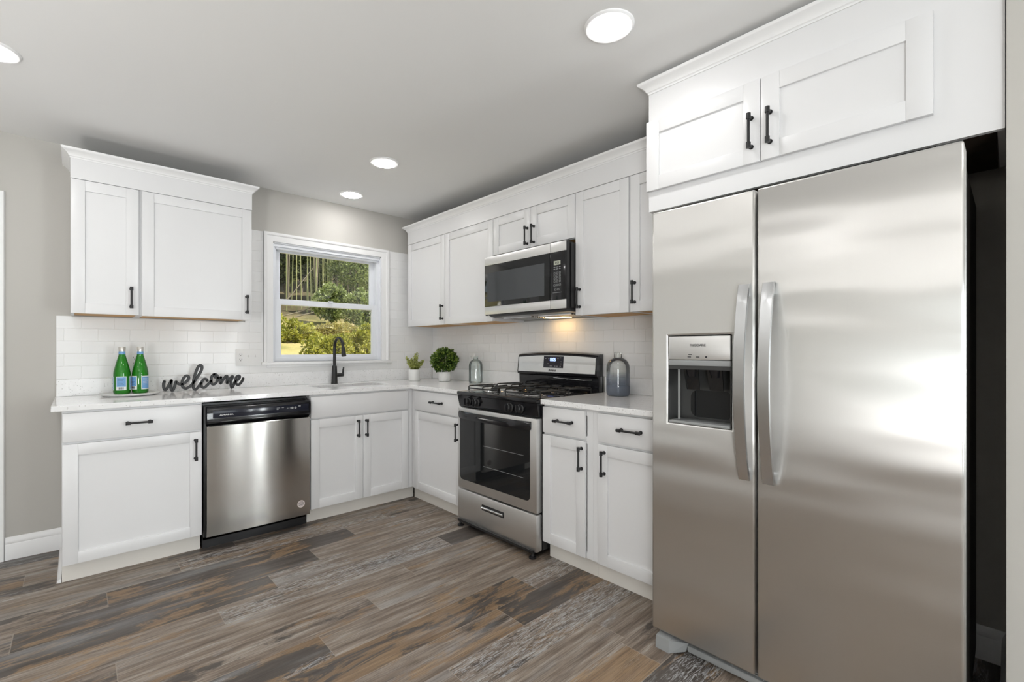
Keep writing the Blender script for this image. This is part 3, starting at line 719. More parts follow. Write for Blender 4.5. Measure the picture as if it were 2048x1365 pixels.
def key(y, z, w_=.013, h_=.013):
    x = mxf - .003
    m.box(x, x - .0007, y - w_ / 2, y + w_ / 2, z + h_ / 2 - .0016, z + h_ / 2).box(x, x - .0007, y - w_ / 2, y + w_ / 2, z - h_ / 2, z - h_ / 2 + .0016)
    m.box(x, x - .0007, y - w_ / 2, y - w_ / 2 + .0016, z - h_ / 2, z + h_ / 2).box(x, x - .0007, y + w_ / 2 - .0016, y + w_ / 2, z - h_ / 2, z + h_ / 2)
for c in range(3):
    for r in range(4): key(-2.026 - c * .022, 1.690 - r * .017)
    key(-2.026 - c * .022, 1.615, .017, .011)
for c in range(2): key(-2.034 - c * .022, 1.586, .016, .010)
for c, r in ((0, 0), (1, 0), (2, 0), (0, 1), (1, 1), (2, 1)): m.box(mxf - .003, mxf - .0037, -2.032 - c * .022, -2.018 - c * .022, 1.727 - r * .012, 1.730 - r * .012)
m.box(mxf - .003, mxf - .0036, -2.085, -2.010, 1.566, 1.568)
m.build('keypad', M['grey_ink'], pc)
m = MB().prism([(-.012, my0 + .01, 1.462), (-.388, my0 + .01, 1.462), (-.380, my0 + .01, 1.448), (-.10, my0 + .01, 1.438), (-.012, my0 + .01, 1.438)], (0, my1 - my0 - .02, 0))
m.build('underside', M['dgrey'], mw)
m = MB()
for k in range(2):
    for i in range(9): m.box(-.30 + i * .024, -.288 + i * .024, my0 + .07 + k * .36, my0 + .36 + k * .36, 1.4365 - (0 if i else 0), 1.447)
m.build('vent_filter', M['chrome'], mw)
MB().box(-.060, -.150, -1.86, -1.66, 1.4362, 1.4390).build('cooktop_lamp', M['warm'], mw)
MB().box(-.385, -.012, my0, my0 - .003, 1.47, 1.88).build('side_plate', M['bplast'], mw)

# ------------------------------------------------------------------ range
ry0, ry1, rxf = -2.1085, -1.3375, -.685
rg = thing('gas_range', (-.35, -1.723, ZF), 'freestanding stainless and black gas range with four burners', 'range')
MB().box(-.025, -.635, ry0, ry1, .012, .888).build('body', M['bplast'], rg)
for x in (-.625, -.10):
    for y in (ry0 + .035, ry1 - .035):
        m = MB().lathe([(.022, 0), (.022, .010), (.010, .014), (.009, .045)], (x - (.06 if x < -.5 else 0), y, ZF), n=16); m.build('leveling_foot', M['bplast'], rg)
MB().box(-.60, -.70, ry0 + .02, ry1 - .02, .005, .02).build('base_rail', M['bplast'], rg)
ct = MB()
ct.box(-.025, rxf - .008, ry0 - .002, ry1 + .002, .888, .912, .006)
ct.build('cooktop', M['gloss'], rg)
MB().prism([(-.63, ry0, .802), (-.668, ry0, .806), (rxf - .002, ry0, .886), (-.63, ry0, .8875)], (0, ry1 - ry0, 0)).build('knob_panel', M['gloss'], rg)
for y in (-1.452, -1.545, -1.872, -1.965):
    kx = rxf + .007; kz = .845; ax = Vector((-1, 0, .08))
    k = MB().lathe([(.030, 0), (.030, .004), (.024, .008), (.022, .026), (.019, .029)], (kx - .002, y, kz), ax, 28).build('knob', M['bplast'], rg)
    MB().box(kx - .028, kx - .042, y - .0045, y + .0045, kz - .022, kz + .026, .003).build('grip', M['gloss'], k)
# oven door
od = MB().box(-.637, rxf, ry0 + .002, ry1 - .002, .237, .798, .006).build('oven_door', M['steel'], rg)
def rrect(y0, y1, z0, z1, r, x, n=6):
    p = []
    for cy, cz, a0 in ((y1 - r, z1 - r, 0), (y0 + r, z1 - r, PI / 2), (y0 + r, z0 + r, PI), (y1 - r, z0 + r, 1.5 * PI)):
        for i in range(n + 1): a = a0 + PI / 2 * i / n; p.append((x, cy + r * math.cos(a), cz + r * math.sin(a)))
    return p
MB().prism(rrect(-2.052, -1.366, .300, .772, .03, rxf - .0002), (-.002, 0, 0)).build('glass', M['dglass'], od)
MB().prism(rrect(-2.022, -1.400, .335, .715, .02, rxf - .0022), (-.0004, 0, 0)).build('window', M['dglass'], od)
m = MB()
for z in (.43, .565): m.box(rxf - .0026, rxf - .003, -2.0, -1.62, z, z + .0018)
m.build('rack_lines', M['grey_ink'], od)
m = MB(); hh = []
for i in range(25):
    y = -2.064 + i * (.705 / 24); s_ = (i - 12) / 12; hh.append((y, -.006 - .032 * (1 - s_ ** 4)))
m.sweep([[(rxf - .0022, y, .735) for y, o in hh], [(rxf + o, y, .728) for y, o in hh], [(rxf + o - .004, y, .745) for y, o in hh], [(rxf + o - .003, y, .768) for y, o in hh], [(rxf + o + .004, y, .778) for y, o in hh], [(rxf - .0022, y, .772) for y, o in hh]])
m.build('handle', M['gloss'], od)
dw_ = MB().box(-.637, rxf - .002, ry0 + .002, ry1 - .002, .008, .229, .008).build('storage_drawer', M['steel'], rg)
MB().prism(rrect(-1.825, -1.606, .138, .176, .008, rxf - .0022), (-.0015, 0, 0)).build('handle_recess', M['bplast'], dw_)
MB().cyl((rxf - .007, -1.818, .156), (rxf - .007, -1.613, .156), .008, 14).build('handle', M['chrome'], dw_)
# backguard
bgp = [(-.025, .912), (-.075, .912), (-.078, 1.010), (-.096, 1.020), (-.100, 1.034), (-.088, 1.165), (-.080, 1.180), (-.060, 1.188), (-.025, 1.188)]
m = MB(); yn = 12; ysb = [ry0 + .004 + (ry1 - ry0 - .008) * i / yn for i in range(yn + 1)]
def crownz(y, z): s_ = (y - (ry0 + ry1) / 2) / .385; return z + (.016 * (1 - s_ * s_) - .016 if z > 1.1 else 0)
m.sweep([[(x, y, crownz(y, z)) for y in ysb] for x, z in bgp]); m.build('backguard', M['gloss'], rg)
def slant(y, t): # a point on the sloping fascia, t from 0 (bottom) to 1
    return (-.1015 + .0125 * t, y, 1.038 + .127 * t)
m = MB(); yf = [ry0 + .016 + (ry1 - ry0 - .032) * i / yn for i in range(yn + 1)]
def fas(t, out): return [(slant(y, t)[0] - out, y, crownz(y, slant(y, t)[2]) if t > .5 else slant(y, t)[2]) for y in yf]
m.sweep([fas(0, 0), fas(0, .002), fas(.98, .002), fas(.98, 0)]); m.build('fascia', M['steel'], rg)
MB().prism([slant(-1.620, .26), slant(-1.812, .26), slant(-1.812, .93), slant(-1.620, .93)], (-.0032, 0, 0)).build('clock_panel', M['lcdbg'], rg)
def onfas(yc, tc): return lambda u, v, w: (slant(0, tc)[0] - .0034 - w + v * .1, yc - u, slant(0, tc)[2] + v)
text_mesh('clock_digits', '8:05', .034, M['clock'], rg, onfas(-1.712, .73), depth=.0003, bold=.0006)
m = MB()
for y, tt in [(-1.64, .8), (-1.665, .5), (-1.69, .36), (-1.705, .36), (-1.735, .36), (-1.755, .36), (-1.785, .36), (-1.79, .5), (-1.79, .62), (-1.785, .84), (-1.67, .78), (-1.76, .8)]:
    p = slant(y, tt); MB().box(p[0] - .0030, p[0] - .0040, y - .005, y + .005, p[2] - .002, p[2] + .002).build('button_mark', M['grey_ink'], rg)
text_mesh('brand_lettering', 'Amana', .026, M['ink'], rg, lambda u, v, w: (slant(0, .12)[0] - .0024 - w + v * .1, -1.708 - u, slant(0, .12)[2] + v), depth=.0003, shear=.25, bold=.0006)
m = MB().tube([(-.098, -1.72, 1.0), (-.105, -1.80, .998), (-.105, -2.0, .994), (-.090, -2.06, .996)], .003, 8); m.build('vent_rim', M['chrome'], rg)
# burners and grates
for (bx, by) in ((-.50, -1.53), (-.50, -1.915), (-.23, -1.53), (-.23, -1.915)):
    b = MB().lathe([(.078, 0), (.074, .004), (.052, .005), (.050, .003)], (bx, by, .9125), n=32).build('drip_pan', M['chrome'], rg)
    MB().lathe([(.034, 0), (.034, .012), (.030, .016), (.030, .021), (.012, .023)], (bx, by, .9155), n=24).build('burner', M['iron'], rg)
    m = MB(); zt = .948; rr = .0044; hw, hd = .155, .115
    def rod(*p): m.tube([(bx + q_[0], by + q_[1], q_[2]) for q_ in p], rr, 8)
    for sy in (-1, 1):
        rod((-hd, sy * hw, .914), (-hd, sy * hw, zt - .006), (-hd + .006, sy * hw, zt), (hd - .006, sy * hw, zt), (hd, sy * hw, zt - .006), (hd, sy * hw, .914))
        rod((0, sy * hw, zt), (0, sy * .03, zt), (0, sy * .03, zt - .012))
        rod((-.07, sy * hw, zt), (-.07, sy * .075, zt), (-.06, sy * .06, zt))
        rod((.07, sy * hw, zt), (.07, sy * .075, zt), (.06, sy * .06, zt))
    for sx in (-1, 1):
        rod((sx * hd, -hw, zt - .016), (sx * hd, hw, zt - .016))
        rod((sx * hd, 0, zt - .016), (sx * hd, 0, zt - .004), (sx * (hd - .006), 0, zt), (sx * .03, 0, zt), (sx * .03, 0, zt - .012))
    m.build('grate', M['iron'], rg)

# ------------------------------------------------------------------ refrigerator
fxd = -.88; fy0, fy1, fys0, fys1 = -3.903, -2.962, -3.3755, -3.3675
fr = thing('refrigerator', (-.45, -3.43, ZF), 'tall stainless side-by-side refrigerator with water and ice dispenser', 'refrigerator')
MB().box(-.06, -.775, fy0 + .006, fy1 - .006, .035, 1.770, .004).build('cabinet', M['fbody'], fr)
dy0, dy1, dz0, dz1 = -3.287, -3.034, .908, 1.264
ld_ = MB().grid([fys1, dy0, dy1, fy1], [.034, dz0, dz1, 1.784], lambda u, v: not (dy0 < u < dy1 and dz0 < v < dz1), lambda u, v: (fxd, u, v), (.098, 0, 0)).build('freezer_door', M['steel_fr'], fr, bevel=.007)
rd_ = MB().box(fxd, fxd + .098, fy0, fys0, .034, 1.784, .007, 3).build('fridge_door', M['steel_fr'], fr)
MB().box(fxd + .03, -.775, fys0, fys1, .04, 1.775).build('door_gap', M['bplast'], fr)
MB().box(-.775, -.84, fy0 + .004, fy0 + .06, 1.772, 1.80, .004).build('hinge_cover', M['dgrey'], fr)
def bar(yc, parent):
    m = MB(); pts = []
    for i in range(33):
        s_ = i / 32; z = .735 + .708 * s_; b_ = math.sin(PI * s_)
        pts.append((fxd - .016 - .052 * b_ ** .8, z, .010 + .002 * (1 - b_)))
    hw = .0175
    m.sweep([[(x, yc - hw, z) for x, z, t_ in pts], [(x, yc + hw, z) for x, z, t_ in pts], [(x + t_ * .5, yc + hw + .003, z) for x, z, t_ in pts], [(x + t_, yc + hw, z) for x, z, t_ in pts], [(x + t_, yc - hw, z) for x, z, t_ in pts], [(x + t_ * .5, yc - hw - .003, z) for x, z, t_ in pts]])
    for z in (.76, 1.418): m.box(fxd - .018, fxd, yc - .012, yc + .012, z - .018, z + .018, .003)
    return m.build('handle', M['steel_h'], parent)
bar(-3.336, ld_); bar(-3.417, rd_)
dp = MB().box(fxd - .002, fxd + .02, dy0 + .004, dy1 - .004, 1.166, dz1 - .004, .003).build('dispenser_panel', M['steel'], ld_)
MB().box(fxd - .001, fxd + .03, dy0 + .004, dy1 - .004, 1.143, 1.165, .002).build('dispenser_strip', M['gplast'], ld_)
text_mesh('brand_lettering', 'FRIGIDAIRE', .0125, M['ink'], ld_, lambda u, v, w: (fxd - .0024 - w, -3.160 - u, 1.224 + v), depth=.0003, bold=.0002)
m = MB()
for y, z in ((-3.126, 1.178), (-3.160, 1.178), (-3.129, 1.188)): MB().box(fxd - .002, fxd - .0028, y - .007, y + .007, z - .002, z + .0015).build('button_mark', M['ink'], ld_)
MB().lathe([(.004, 0), (.004, .0006)], (fxd - .002, -3.193, 1.178), (-1, 0, 0), 12).build('button_mark', M['ink'], ld_)
cv = MB(); x0, x1 = fxd + .002, fxd + .094
cv.box(x1 - .004, x1, dy0 + .001, dy1 - .001, dz0 + .001, 1.143).box(x0, x1 - .004, dy0 + .001, dy0 + .005, dz0 + .001, 1.143).box(x0, x1 - .004, dy1 - .005, dy1 - .001, dz0 + .001, 1.143)
cv.box(x0, x1 - .004, dy0 + .005, dy1 - .005, 1.128, 1.143)
cv.build('dispenser_recess', M['dgrey'], ld_)
MB().box(x0 - .004, x1 - .004, dy0 + .005, dy1 - .005, dz0 + .001, dz0 + .012, .003).build('drip_tray', M['gplast'], ld_)
for yc in (-3.118, -3.212):
    p = MB().prism([(x0 + .025, yc - .030, 1.128), (x0 + .045, yc - .026, 1.045), (x0 + .045, yc + .026, 1.045), (x0 + .025, yc + .030, 1.128)], (.006, 0, 0)); p.build('paddle', M['dglass'], ld_)
    MB().lathe([(.026, 0), (.022, .018), (.018, .03)], (x0 + .04, yc, 1.127), (0, 0, -1), 20).build('spout', M['gloss'], ld_)
MB().box(x0 + .010, x0 + .016, dy1 - .045, dy1 - .038, .925, 1.128).build('recess_rib', M['gplast'], ld_)
MB().prism(rrect(dy0 + .03, dy1 - .055, .93, 1.04, .03, x1 - .0042), (-.001, 0, 0)).build('recess_window', M['dglass'], ld_)
ft = MB().prism([(-.800, -2.990, .028), (-.896, -2.990, .020), (-.900, -2.990, ZF), (-.800, -2.990, ZF)], (0, -.058, 0))
ft.prism([(-.896, -3.048, .020), (-.900, -3.048, ZF), (-.852, -3.095, ZF + .008), (-.846, -3.105, .014)], (.046, 0, 0))
ft.build('roller_cover', M['gplast'], fr)
m = MB().box(-.80, -.846, -3.100, fy0 + .10, -.022, .004, .004)
m.box(-.80, -.838, -3.100, fy0 + .10, .009, .013).box(-.80, -.838, -3.100, fy0 + .10, .018, .0225)
for i in range(12): m.box(-.80, -.836, -3.16 - i * .055, -3.164 - i * .055, .002, .024)
m.build('toe_grille', M['gplast'], fr)
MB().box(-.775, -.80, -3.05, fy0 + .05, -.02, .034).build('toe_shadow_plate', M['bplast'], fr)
MB().prism([(-.800, fy0 + .07, .028), (-.896, fy0 + .07, .020), (-.900, fy0 + .07, ZF), (-.800, fy0 + .07, ZF)], (0, -.058, 0)).build('roller_cover', M['gplast'], fr)
for y in (fy0 + .06, fy1 - .06): MB().cyl((-.12, y, ZF), (-.12, y, .036), .02, 12).build('rear_foot', M['bplast'], fr)

# ------------------------------------------------------------------ ceiling lights
def ceiling_light(x, y, label):
    t = thing('ceiling_light', (x, y, ZC - .012), label, 'light', 'recessed ceiling lights')
    MB().lathe([(.0745, .0055), (.0755, .003), (.090, .003), (.096, .008), (.097, .0118), (.0745, .0118)], (x, y, ZC - .012), n=48, cap=False).build('trim_ring', M['trim'], t)
    MB().lathe([(.030, 0), (.060, .0008), (.070, .002), (.074, .0045), (.0744, .010)], (x, y, ZC - .0145), n=48).build('diffuser', M['led'], t)
ceiling_light(-1.130, -2.920, 'round recessed ceiling light nearest the refrigerator cabinet')
ceiling_light(-1.130, -1.104, 'round recessed ceiling light in mid ceiling, second from the window')
ceiling_light(-1.012, -.324, 'round recessed ceiling light right above the sink window')
ceiling_light(-2.945, -1.070, 'round recessed ceiling light cut by the left edge of the picture')
for x, y in ((-2.945, -2.92), (-4.6, -1.07), (-4.6, -2.92), (-1.13, -5.2), (-2.945, -5.2), (-4.6, -5.2), (-1.13, -7.0), (-2.945, -7.0)):
    ceiling_light(x, y, 'round recessed ceiling light of the open room behind the camera')

# ------------------------------------------------------------------ small things on the worktops
ZT = .9145
tr = tag(MB().lathe([(.118, 0), (.140, .004), (.150, .012), (.151, .0165), (.148, .0165), (.140, .0105), (.05, .009), (.002, .009)], (-2.420, -.182, ZT), n=56).build('serving_tray', M['pot']),
         'round white rimmed tray under the two green bottles', 'tray')
def green_bottle(x, y, rot, label):
    t = thing('water_bottle', (x, y, ZT + .0092), label, 'bottle', 'green water bottles')
    z = ZT + .0092
    MB().lathe([(.030, .003), (.038, 0), (.042, .004), (.0435, .012), (.0435, .128), (.0425, .140), (.039, .160), (.031, .196), (.0225, .228), (.0180, .246), (.0165, .254), (.0165, .268)], (x, y, z), n=36).build('glass_body', M['green'], t)
    def patch(r, a0, a1, z0, z1, n=10):
        m = MB(); rows = []
        A = [a0 + (a1 - a0) * i / n for i in range(n + 1)]
        for rr, zz in ((r, z0), (r, z1), (r - .0006, z1), (r - .0006, z0)): rows.append([(x + rr * math.cos(a), y + rr * math.sin(a), z + zz) for a in A])
        return m.sweep(rows)
    for ac, bar_ in ((rot, True), (rot + 1.75, False), (rot - 1.75, False)):
        l = patch(.0441, ac - .62, ac + .62, .026, .112).build('label', M['wlabel'], t)
        patch(.0444, ac - .54, ac + .54, .031 if not bar_ else .048, .107).build('label_field', M['blabel'], l)
        m = MB()
        for k in range(5):
            mm = patch(.0447, ac - .42, ac + .30 - .1 * (k % 2), .058 + k * .009, .0595 + k * .009, 6); me = bpy.data.meshes.new('q'); mm.bm.to_mesh(me); mm.bm.free(); m.bm.from_mesh(me); bpy.data.meshes.remove(me)
        if bar_:
            for k in range(9):
                a_ = ac - .30 + k * .07; mm = patch(.0447, a_, a_ + .025 + .02 * (k % 2), .031, .045, 2); me = bpy.data.meshes.new('q'); mm.bm.to_mesh(me); mm.bm.free(); m.bm.from_mesh(me); bpy.data.meshes.remove(me)
        m.build('label_print', M['ink'] if bar_ else M['white_ink'], l)
    MB().lathe([(.0178, .252), (.0172, .262), (.0170, .272), (.0165, .2725)], (x, y, z), n=24, cap=False).build('neck_label', M['blabel'], t)
    MB().lathe([(.0172, .270), (.0172, .276), (.0182, .277), (.0185, .296), (.0170, .299)], (x, y, z), n=28).build('cap', M['cap'], t)
green_bottle(-2.461, -.165, -1.72, 'left green glass water bottle on the tray, barcode label facing front')
green_bottle(-2.369, -.158, -2.65, 'right green glass water bottle on the tray, nearer the welcome sign')

SIGN = [[(-2.2361, .9769), (-2.24, .958), (-2.2387, .9325), (-2.231, .9194), (-2.2206, .9315), (-2.2076, .9563), (-2.1971, .9814)],
 [(-2.1971, .9814), (-2.1992, .9558), (-2.1992, .9302), (-2.1919, .9121), (-2.1819, .9292), (-2.1766, .9514), (-2.1721, .9705), (-2.1668, .9686), (-2.1575, .9568), (-2.1441, .9529), (-2.1253, .9584), (-2.1063, .977), (-2.0981, .9962), (-2.1035, 1.0102), (-2.1144, 1.01), (-2.128, .9943), (-2.136, .9687), (-2.136, .946), (-2.128, .9293), (-2.1144, .9226), (-2.0981, .9308), (-2.0789, .9494), (-2.054, .9877), (-2.0316, 1.0265), (-2.0203, 1.056), (-2.0203, 1.0759), (-2.0302, 1.0828), (-2.0428, 1.0699), (-2.0567, 1.0307), (-2.0665, .9916), (-2.0712, .9523), (-2.0706, .926), (-2.0609, .9112), (-2.0484, .9214), (-2.0344, .9404), (-2.026, .9566)],
 [(-1.9877, .9713), (-1.9905, .9798), (-2.0034, .9854), (-2.0175, .9694), (-2.0237, .9465), (-2.0189, .9279), (-2.0062, .9222), (-1.992, .9348), (-1.9748, .9539), (-1.9647, .9702), (-1.9604, .9969), (-1.9459, 1.0149), (-1.9284, 1.0091), (-1.9225, .9851), (-1.9299, .9584), (-1.9459, .943), (-1.9589, .9481), (-1.9647, .9702)],
 [(-1.9459, 1.0149), (-1.9415, .9961), (-1.9284, .9905), (-1.9137, .9881), (-1.9034, .9911)],
 [(-1.9034, .9911), (-1.9072, .9675), (-1.9049, .9469), (-1.893, .9668), (-1.8781, .99), (-1.8647, 1.0014), (-1.8626, .979), (-1.8632, .9465), (-1.8481, .9749), (-1.8314, .9949), (-1.8269, .9912), (-1.836, .964), (-1.839, .9366), (-1.8329, .9128), (-1.8208, .9322), (-1.8116, .9577), (-1.7931, .9689), (-1.7807, .9875), (-1.7869, .9993), (-1.8024, .9902), (-1.8091, .9662), (-1.807, .9453), (-1.7931, .9314), (-1.7776, .9403), (-1.7636, .9606), (-1.7583, .9771)]]
def welcome():
    m = MB(); hw = .0088; th = .011; ys = -.105; dz = ZT + hw - .9112
    for L in SIGN:
        P = [Vector((p[0], 0, p[1] + dz)) for p in L]; S = []
        for i in range(len(P) - 1):
            p0, p1, p2, p3 = P[max(i - 1, 0)], P[i], P[i + 1], P[min(i + 2, len(P) - 1)]
            for k in range(5):
                t = k / 5
                S.append(.5 * ((2 * p1) + (p2 - p0) * t + (2 * p0 - 5 * p1 + 4 * p2 - p3) * t * t + (3 * p1 - p0 - 3 * p2 + p3) * t ** 3))
        S.append(P[-1])
        rows = [[], [], [], [], [], [], [], []]
        for i, p in enumerate(S):
            d = (S[min(i + 1, len(S) - 1)] - S[max(i - 1, 0)]).normalized(); nrm = Vector((-d.z, 0, d.x))
            for r, (o, y) in zip(rows, ((hw, .002), (hw, th - .002), (hw - .002, th), (-hw + .002, th), (-hw, th - .002), (-hw, .002), (-hw + .002, 0), (hw - .002, 0))):
                r.append(p + nrm * o + Vector((0, ys - y, 0)))
        m.sweep(rows)
        for p in (S[0], S[-1]): m.lathe([(hw - .002, 0), (hw, .002), (hw, th - .002), (hw - .002, th)], p + Vector((0, ys, 0)), (0, -1, 0), 20)
    # scale seen size for standing a little off the upstand
    mid = Vector((-2.6724, -3.9913, 1.2092))
    o = m.build('welcome_sign', M['black'], origin=(-2.0, ys, ZT))
    return tag(o, 'black cut-out script sign reading welcome on the worktop', 'sign')
welcome()

def leaf_cloud(name, mat, parent, gen, size, n, aspect=.55, seed=1, fold=.25, up=0.0, tint=None):
    """many small two-faced leaves; gen(rng) -> (point, outward direction)"""
    rng = random.Random(seed); vs = []; fs = []; tn = []
    W = Vector(parent['_w']) if parent is not None else None
    for i in range(n):
        p, d = gen(rng); p = Vector(p); d = Vector(d).normalized()
        d = (d + Vector((rng.uniform(-.7, .7), rng.uniform(-.7, .7), rng.uniform(-.5, .7) + up))).normalized()
        s = d.orthogonal().normalized(); s.rotate(Matrix.Rotation(rng.uniform(0, 2 * PI), 3, d)); nn = d.cross(s)
        L = size * rng.uniform(.7, 1.3); w = L * aspect / 2
        b = len(vs); vs += [p, p + d * L * .45 + s * w + nn * w * fold, p + d * L, p + d * L * .45 - s * w + nn * w * fold]
        fs += [(b, b + 1, b + 2), (b, b + 2, b + 3)]
        tn.append(min(1, max(0, rng.random() * .75 + (tint(p, rng) if tint else .12))))
    me = bpy.data.meshes.new(name)
    if W is None:
        c = sum(vs, Vector()) / len(vs); W = Vector((c.x, c.y, min(v.z for v in vs)))
    me.from_pydata([v - W for v in vs], [], fs)
    ca = me.color_attributes.new('tint', 'FLOAT_COLOR', 'CORNER')
    arr = []
    for t_ in tn: arr += [t_, t_, t_, 1] * 6
    ca.data.foreach_set('color', arr)
    me.materials.append(mat)
    o = bpy.data.objects.new(name, me); C.objects.link(o); o['_w'] = tuple(W)
    if parent is not None: o.parent = parent
    else: o.location = W + Vector((0, 0, Z0))
    return o
# small sprigged plant
px, py = -.362, -.236
pl = thing('potted_plant', (px, py, ZT), 'small pale green sprigged plant in a white cylinder pot in the corner', 'plant')
MB().lathe([(.050, 0), (.053, .002), (.053, .104), (.0515, .106), (.049, .104), (.049, .09), (.003, .09)], (px, py, ZT), n=40).build('pot', M['pot'], pl)
MB().lathe([(.0485, .088), (.047, .1035), (.02, .108), (.002, .109)], (px, py, ZT), n=24).build('soil', M['soil'], pl)
stems = []
for (dx, dy, h_) in ((-.06, .03, .10), (-.055, -.01, .075), (.010, .0, .125), (.018, -.015, .15), (-.02, .02, .09), (.045, -.02, .06), (.070, -.03, .075), (.025, .02, .07), (-.035, -.03, .055), (.0, -.04, .05), (.05, .03, .05)):
    stems.append((Vector((px + dx * .25, py + dy * .25, ZT + .104)), Vector((px + dx, py + dy, ZT + .104 + h_))))
def g1(r):
    a, b = r.choice(stems); t = r.uniform(.0, 1); p = a.lerp(b, t)
    o = Vector((r.gauss(0, 1), r.gauss(0, 1), r.gauss(0, 1))).normalized(); return p + o * .005, o
leaf_cloud('foliage', M['succ'], pl, g1, .018, 1500, .65, 5, tint=lambda p, r: .25)
m = MB()
for a, b in stems: m.tube([a, a.lerp(b, .5) + Vector((0, 0, .004)), b], .0018, 6)
m.build('stems', M['boxwood'], pl)
# round boxwood
px, py = -.205, -.497
pl = thing('potted_plant', (px, py, ZT), 'round dense green leafy ball plant in a white creased pot', 'plant')
pm = MB(); n = 48; prof = [(.046, 0), (.052, .004), (.056, .03), (.057, .055), (.054, .078), (.050, .088), (.047, .088), (.046, .075)]
b = pm.bm; rings = []
for r_, h_ in prof:
    row = []
    for i in range(n):
        a = 2 * PI * i / n; g = 1.0
        da = (a - (PI + .95) + .5 * (h_ - .04) / .04 + PI) % (2 * PI) - PI
        g -= .16 * math.exp(-(da / .16) ** 2)
        row.append(b.verts.new((px + r_ * g * math.cos(a), py + r_ * g * math.sin(a), ZT + h_)))
    rings.append(row)
for A, B in zip(rings, rings[1:]):
    for i in range(n): b.faces.new((A[i], A[(i + 1) % n], B[(i + 1) % n], B[i]))
b.faces.new(rings[0][::-1]); b.faces.new(rings[-1])
pm.build('pot', M['pot'], pl)
fc = Vector((px, py, 1.105))
def g2(r):
    o = Vector((r.gauss(0, 1), r.gauss(0, 1), r.gauss(0, 1))).normalized()
    if o.z < -.75: o.z = -.6; o.normalize()
    q_ = r.uniform(.2, 1) ** .5 * (1 + .07 * math.sin(o.x * 9) * math.sin(o.y * 11 + o.z * 8))
    return fc + Vector((o.x * .114, o.y * .114, o.z * .103)) * q_, o
leaf_cloud('foliage', M['boxwood'], pl, g2, .024, 2500, .75, 9, tint=lambda p, r: .12 + .5 * ((p - fc).length / .115 - .80))
m = MB()
for k in range(7): a = 2 * PI * k / 7; m.tube([(px + .01 * math.cos(a), py + .01 * math.sin(a), ZT + .07), (px + .03 * math.cos(a), py + .03 * math.sin(a), ZT + .15), (px + .05 * math.cos(a), py + .05 * math.sin(a), ZT + .2)], .002, 6)
m.build('stems', M['bark'], pl)
# clear bottles
tag(MB().lathe([(.002, .006), (.050, .006), (.053, .008), (.056, .002), (.0585, .008), (.0592, .02), (.0592, .150), (.057, .168), (.050, .184), (.038, .196), (.026, .202), (.0215, .206), (.0205, .225), (.0225, .229)], (-.131, -.855, ZT), n=44, cap=False).build('glass_bottle', M['bglass']),
    'clear pale aqua glass bottle on the worktop beside the round plant', 'bottle')
tag(MB().lathe([(.002, .008), (.058, .008), (.066, .003), (.0715, .014), (.0725, .03), (.0725, .165), (.070, .190), (.062, .212), (.048, .228), (.034, .236), (.0255, .240), (.0235, .268), (.0250, .274)], (-.150, -2.307, ZT), n=44, cap=False).build('glass_bottle', M['oglass']),
    'large glass bottle with blue-grey lower half right of the range', 'bottle')

# outlets and switches
def duplex(m_, F, a, z, d):
    for dz in (-.0195, .0195):
        fbox(m_, F, a - .0165, a + .0165, d, d + .002, z + dz - .0135, z + dz + .0135, .002)
def slots(m_, F, a, z, d):
    for dz in (-.0195, .0195):
        fbox(m_, F, a - .0085, a - .0055, d, d + .0006, z + dz - .002, z + dz + .008); fbox(m_, F, a + .0055, a + .0085, d, d + .0006, z + dz - .002, z + dz + .008)
        fbox(m_, F, a - .0025, a + .0025, d, d + .0006, z + dz - .010, z + dz - .005)
ol = thing('switch_plate', (-1.697, -.0095, 1.081), 'wide white wall plate with one outlet and two switches left of the window', 'outlet')
fbox(MB(), FB, -1.786, -1.608, .0095, .0145, 1.081, 1.208, .003).build('plate', M['plate'], ol)
m = MB(); duplex(m, FB, -1.752, 1.147, .0145); m.build('receptacle', M['plate'], ol)
m = MB(); slots(m, FB, -1.752, 1.147, .0166); m.build('slots', M['hole'], ol)
for a in (-1.699, -1.647):
    fbox(MB(), FB, a - .005, a + .005, .0145, .026, 1.147, 1.162, .002).build('toggle', M['plate'], ol)
ol = thing('wall_outlet', (-2.385, -.0095, 1.052), 'white wall outlet seen between the two green bottles', 'outlet')
fbox(MB(), FB, -2.425, -2.347, .0095, .0145, 1.052, 1.172, .003).build('plate', M['plate'], ol)
m = MB(); duplex(m, FB, -2.387, 1.130, .0145); m.build('receptacle', M['plate'], ol)
m = MB(); slots(m, FB, -2.387, 1.130, .0166); m.build('slots', M['hole'], ol)
ol = thing('wall_outlet', (-.0095, -.652, 1.055), 'white wall outlet behind the aqua glass bottle', 'outlet')
fbox(MB(), FR, -.614, -.692, .0095, .0145, 1.056, 1.174, .003).build('plate', M['plate'], ol)
m = MB(); duplex(m, FR, -.653, 1.115, .0145); m.build('receptacle', M['plate'], ol)
m = MB(); slots(m, FR, -.653, 1.115, .0166); m.build('slots', M['hole'], ol)

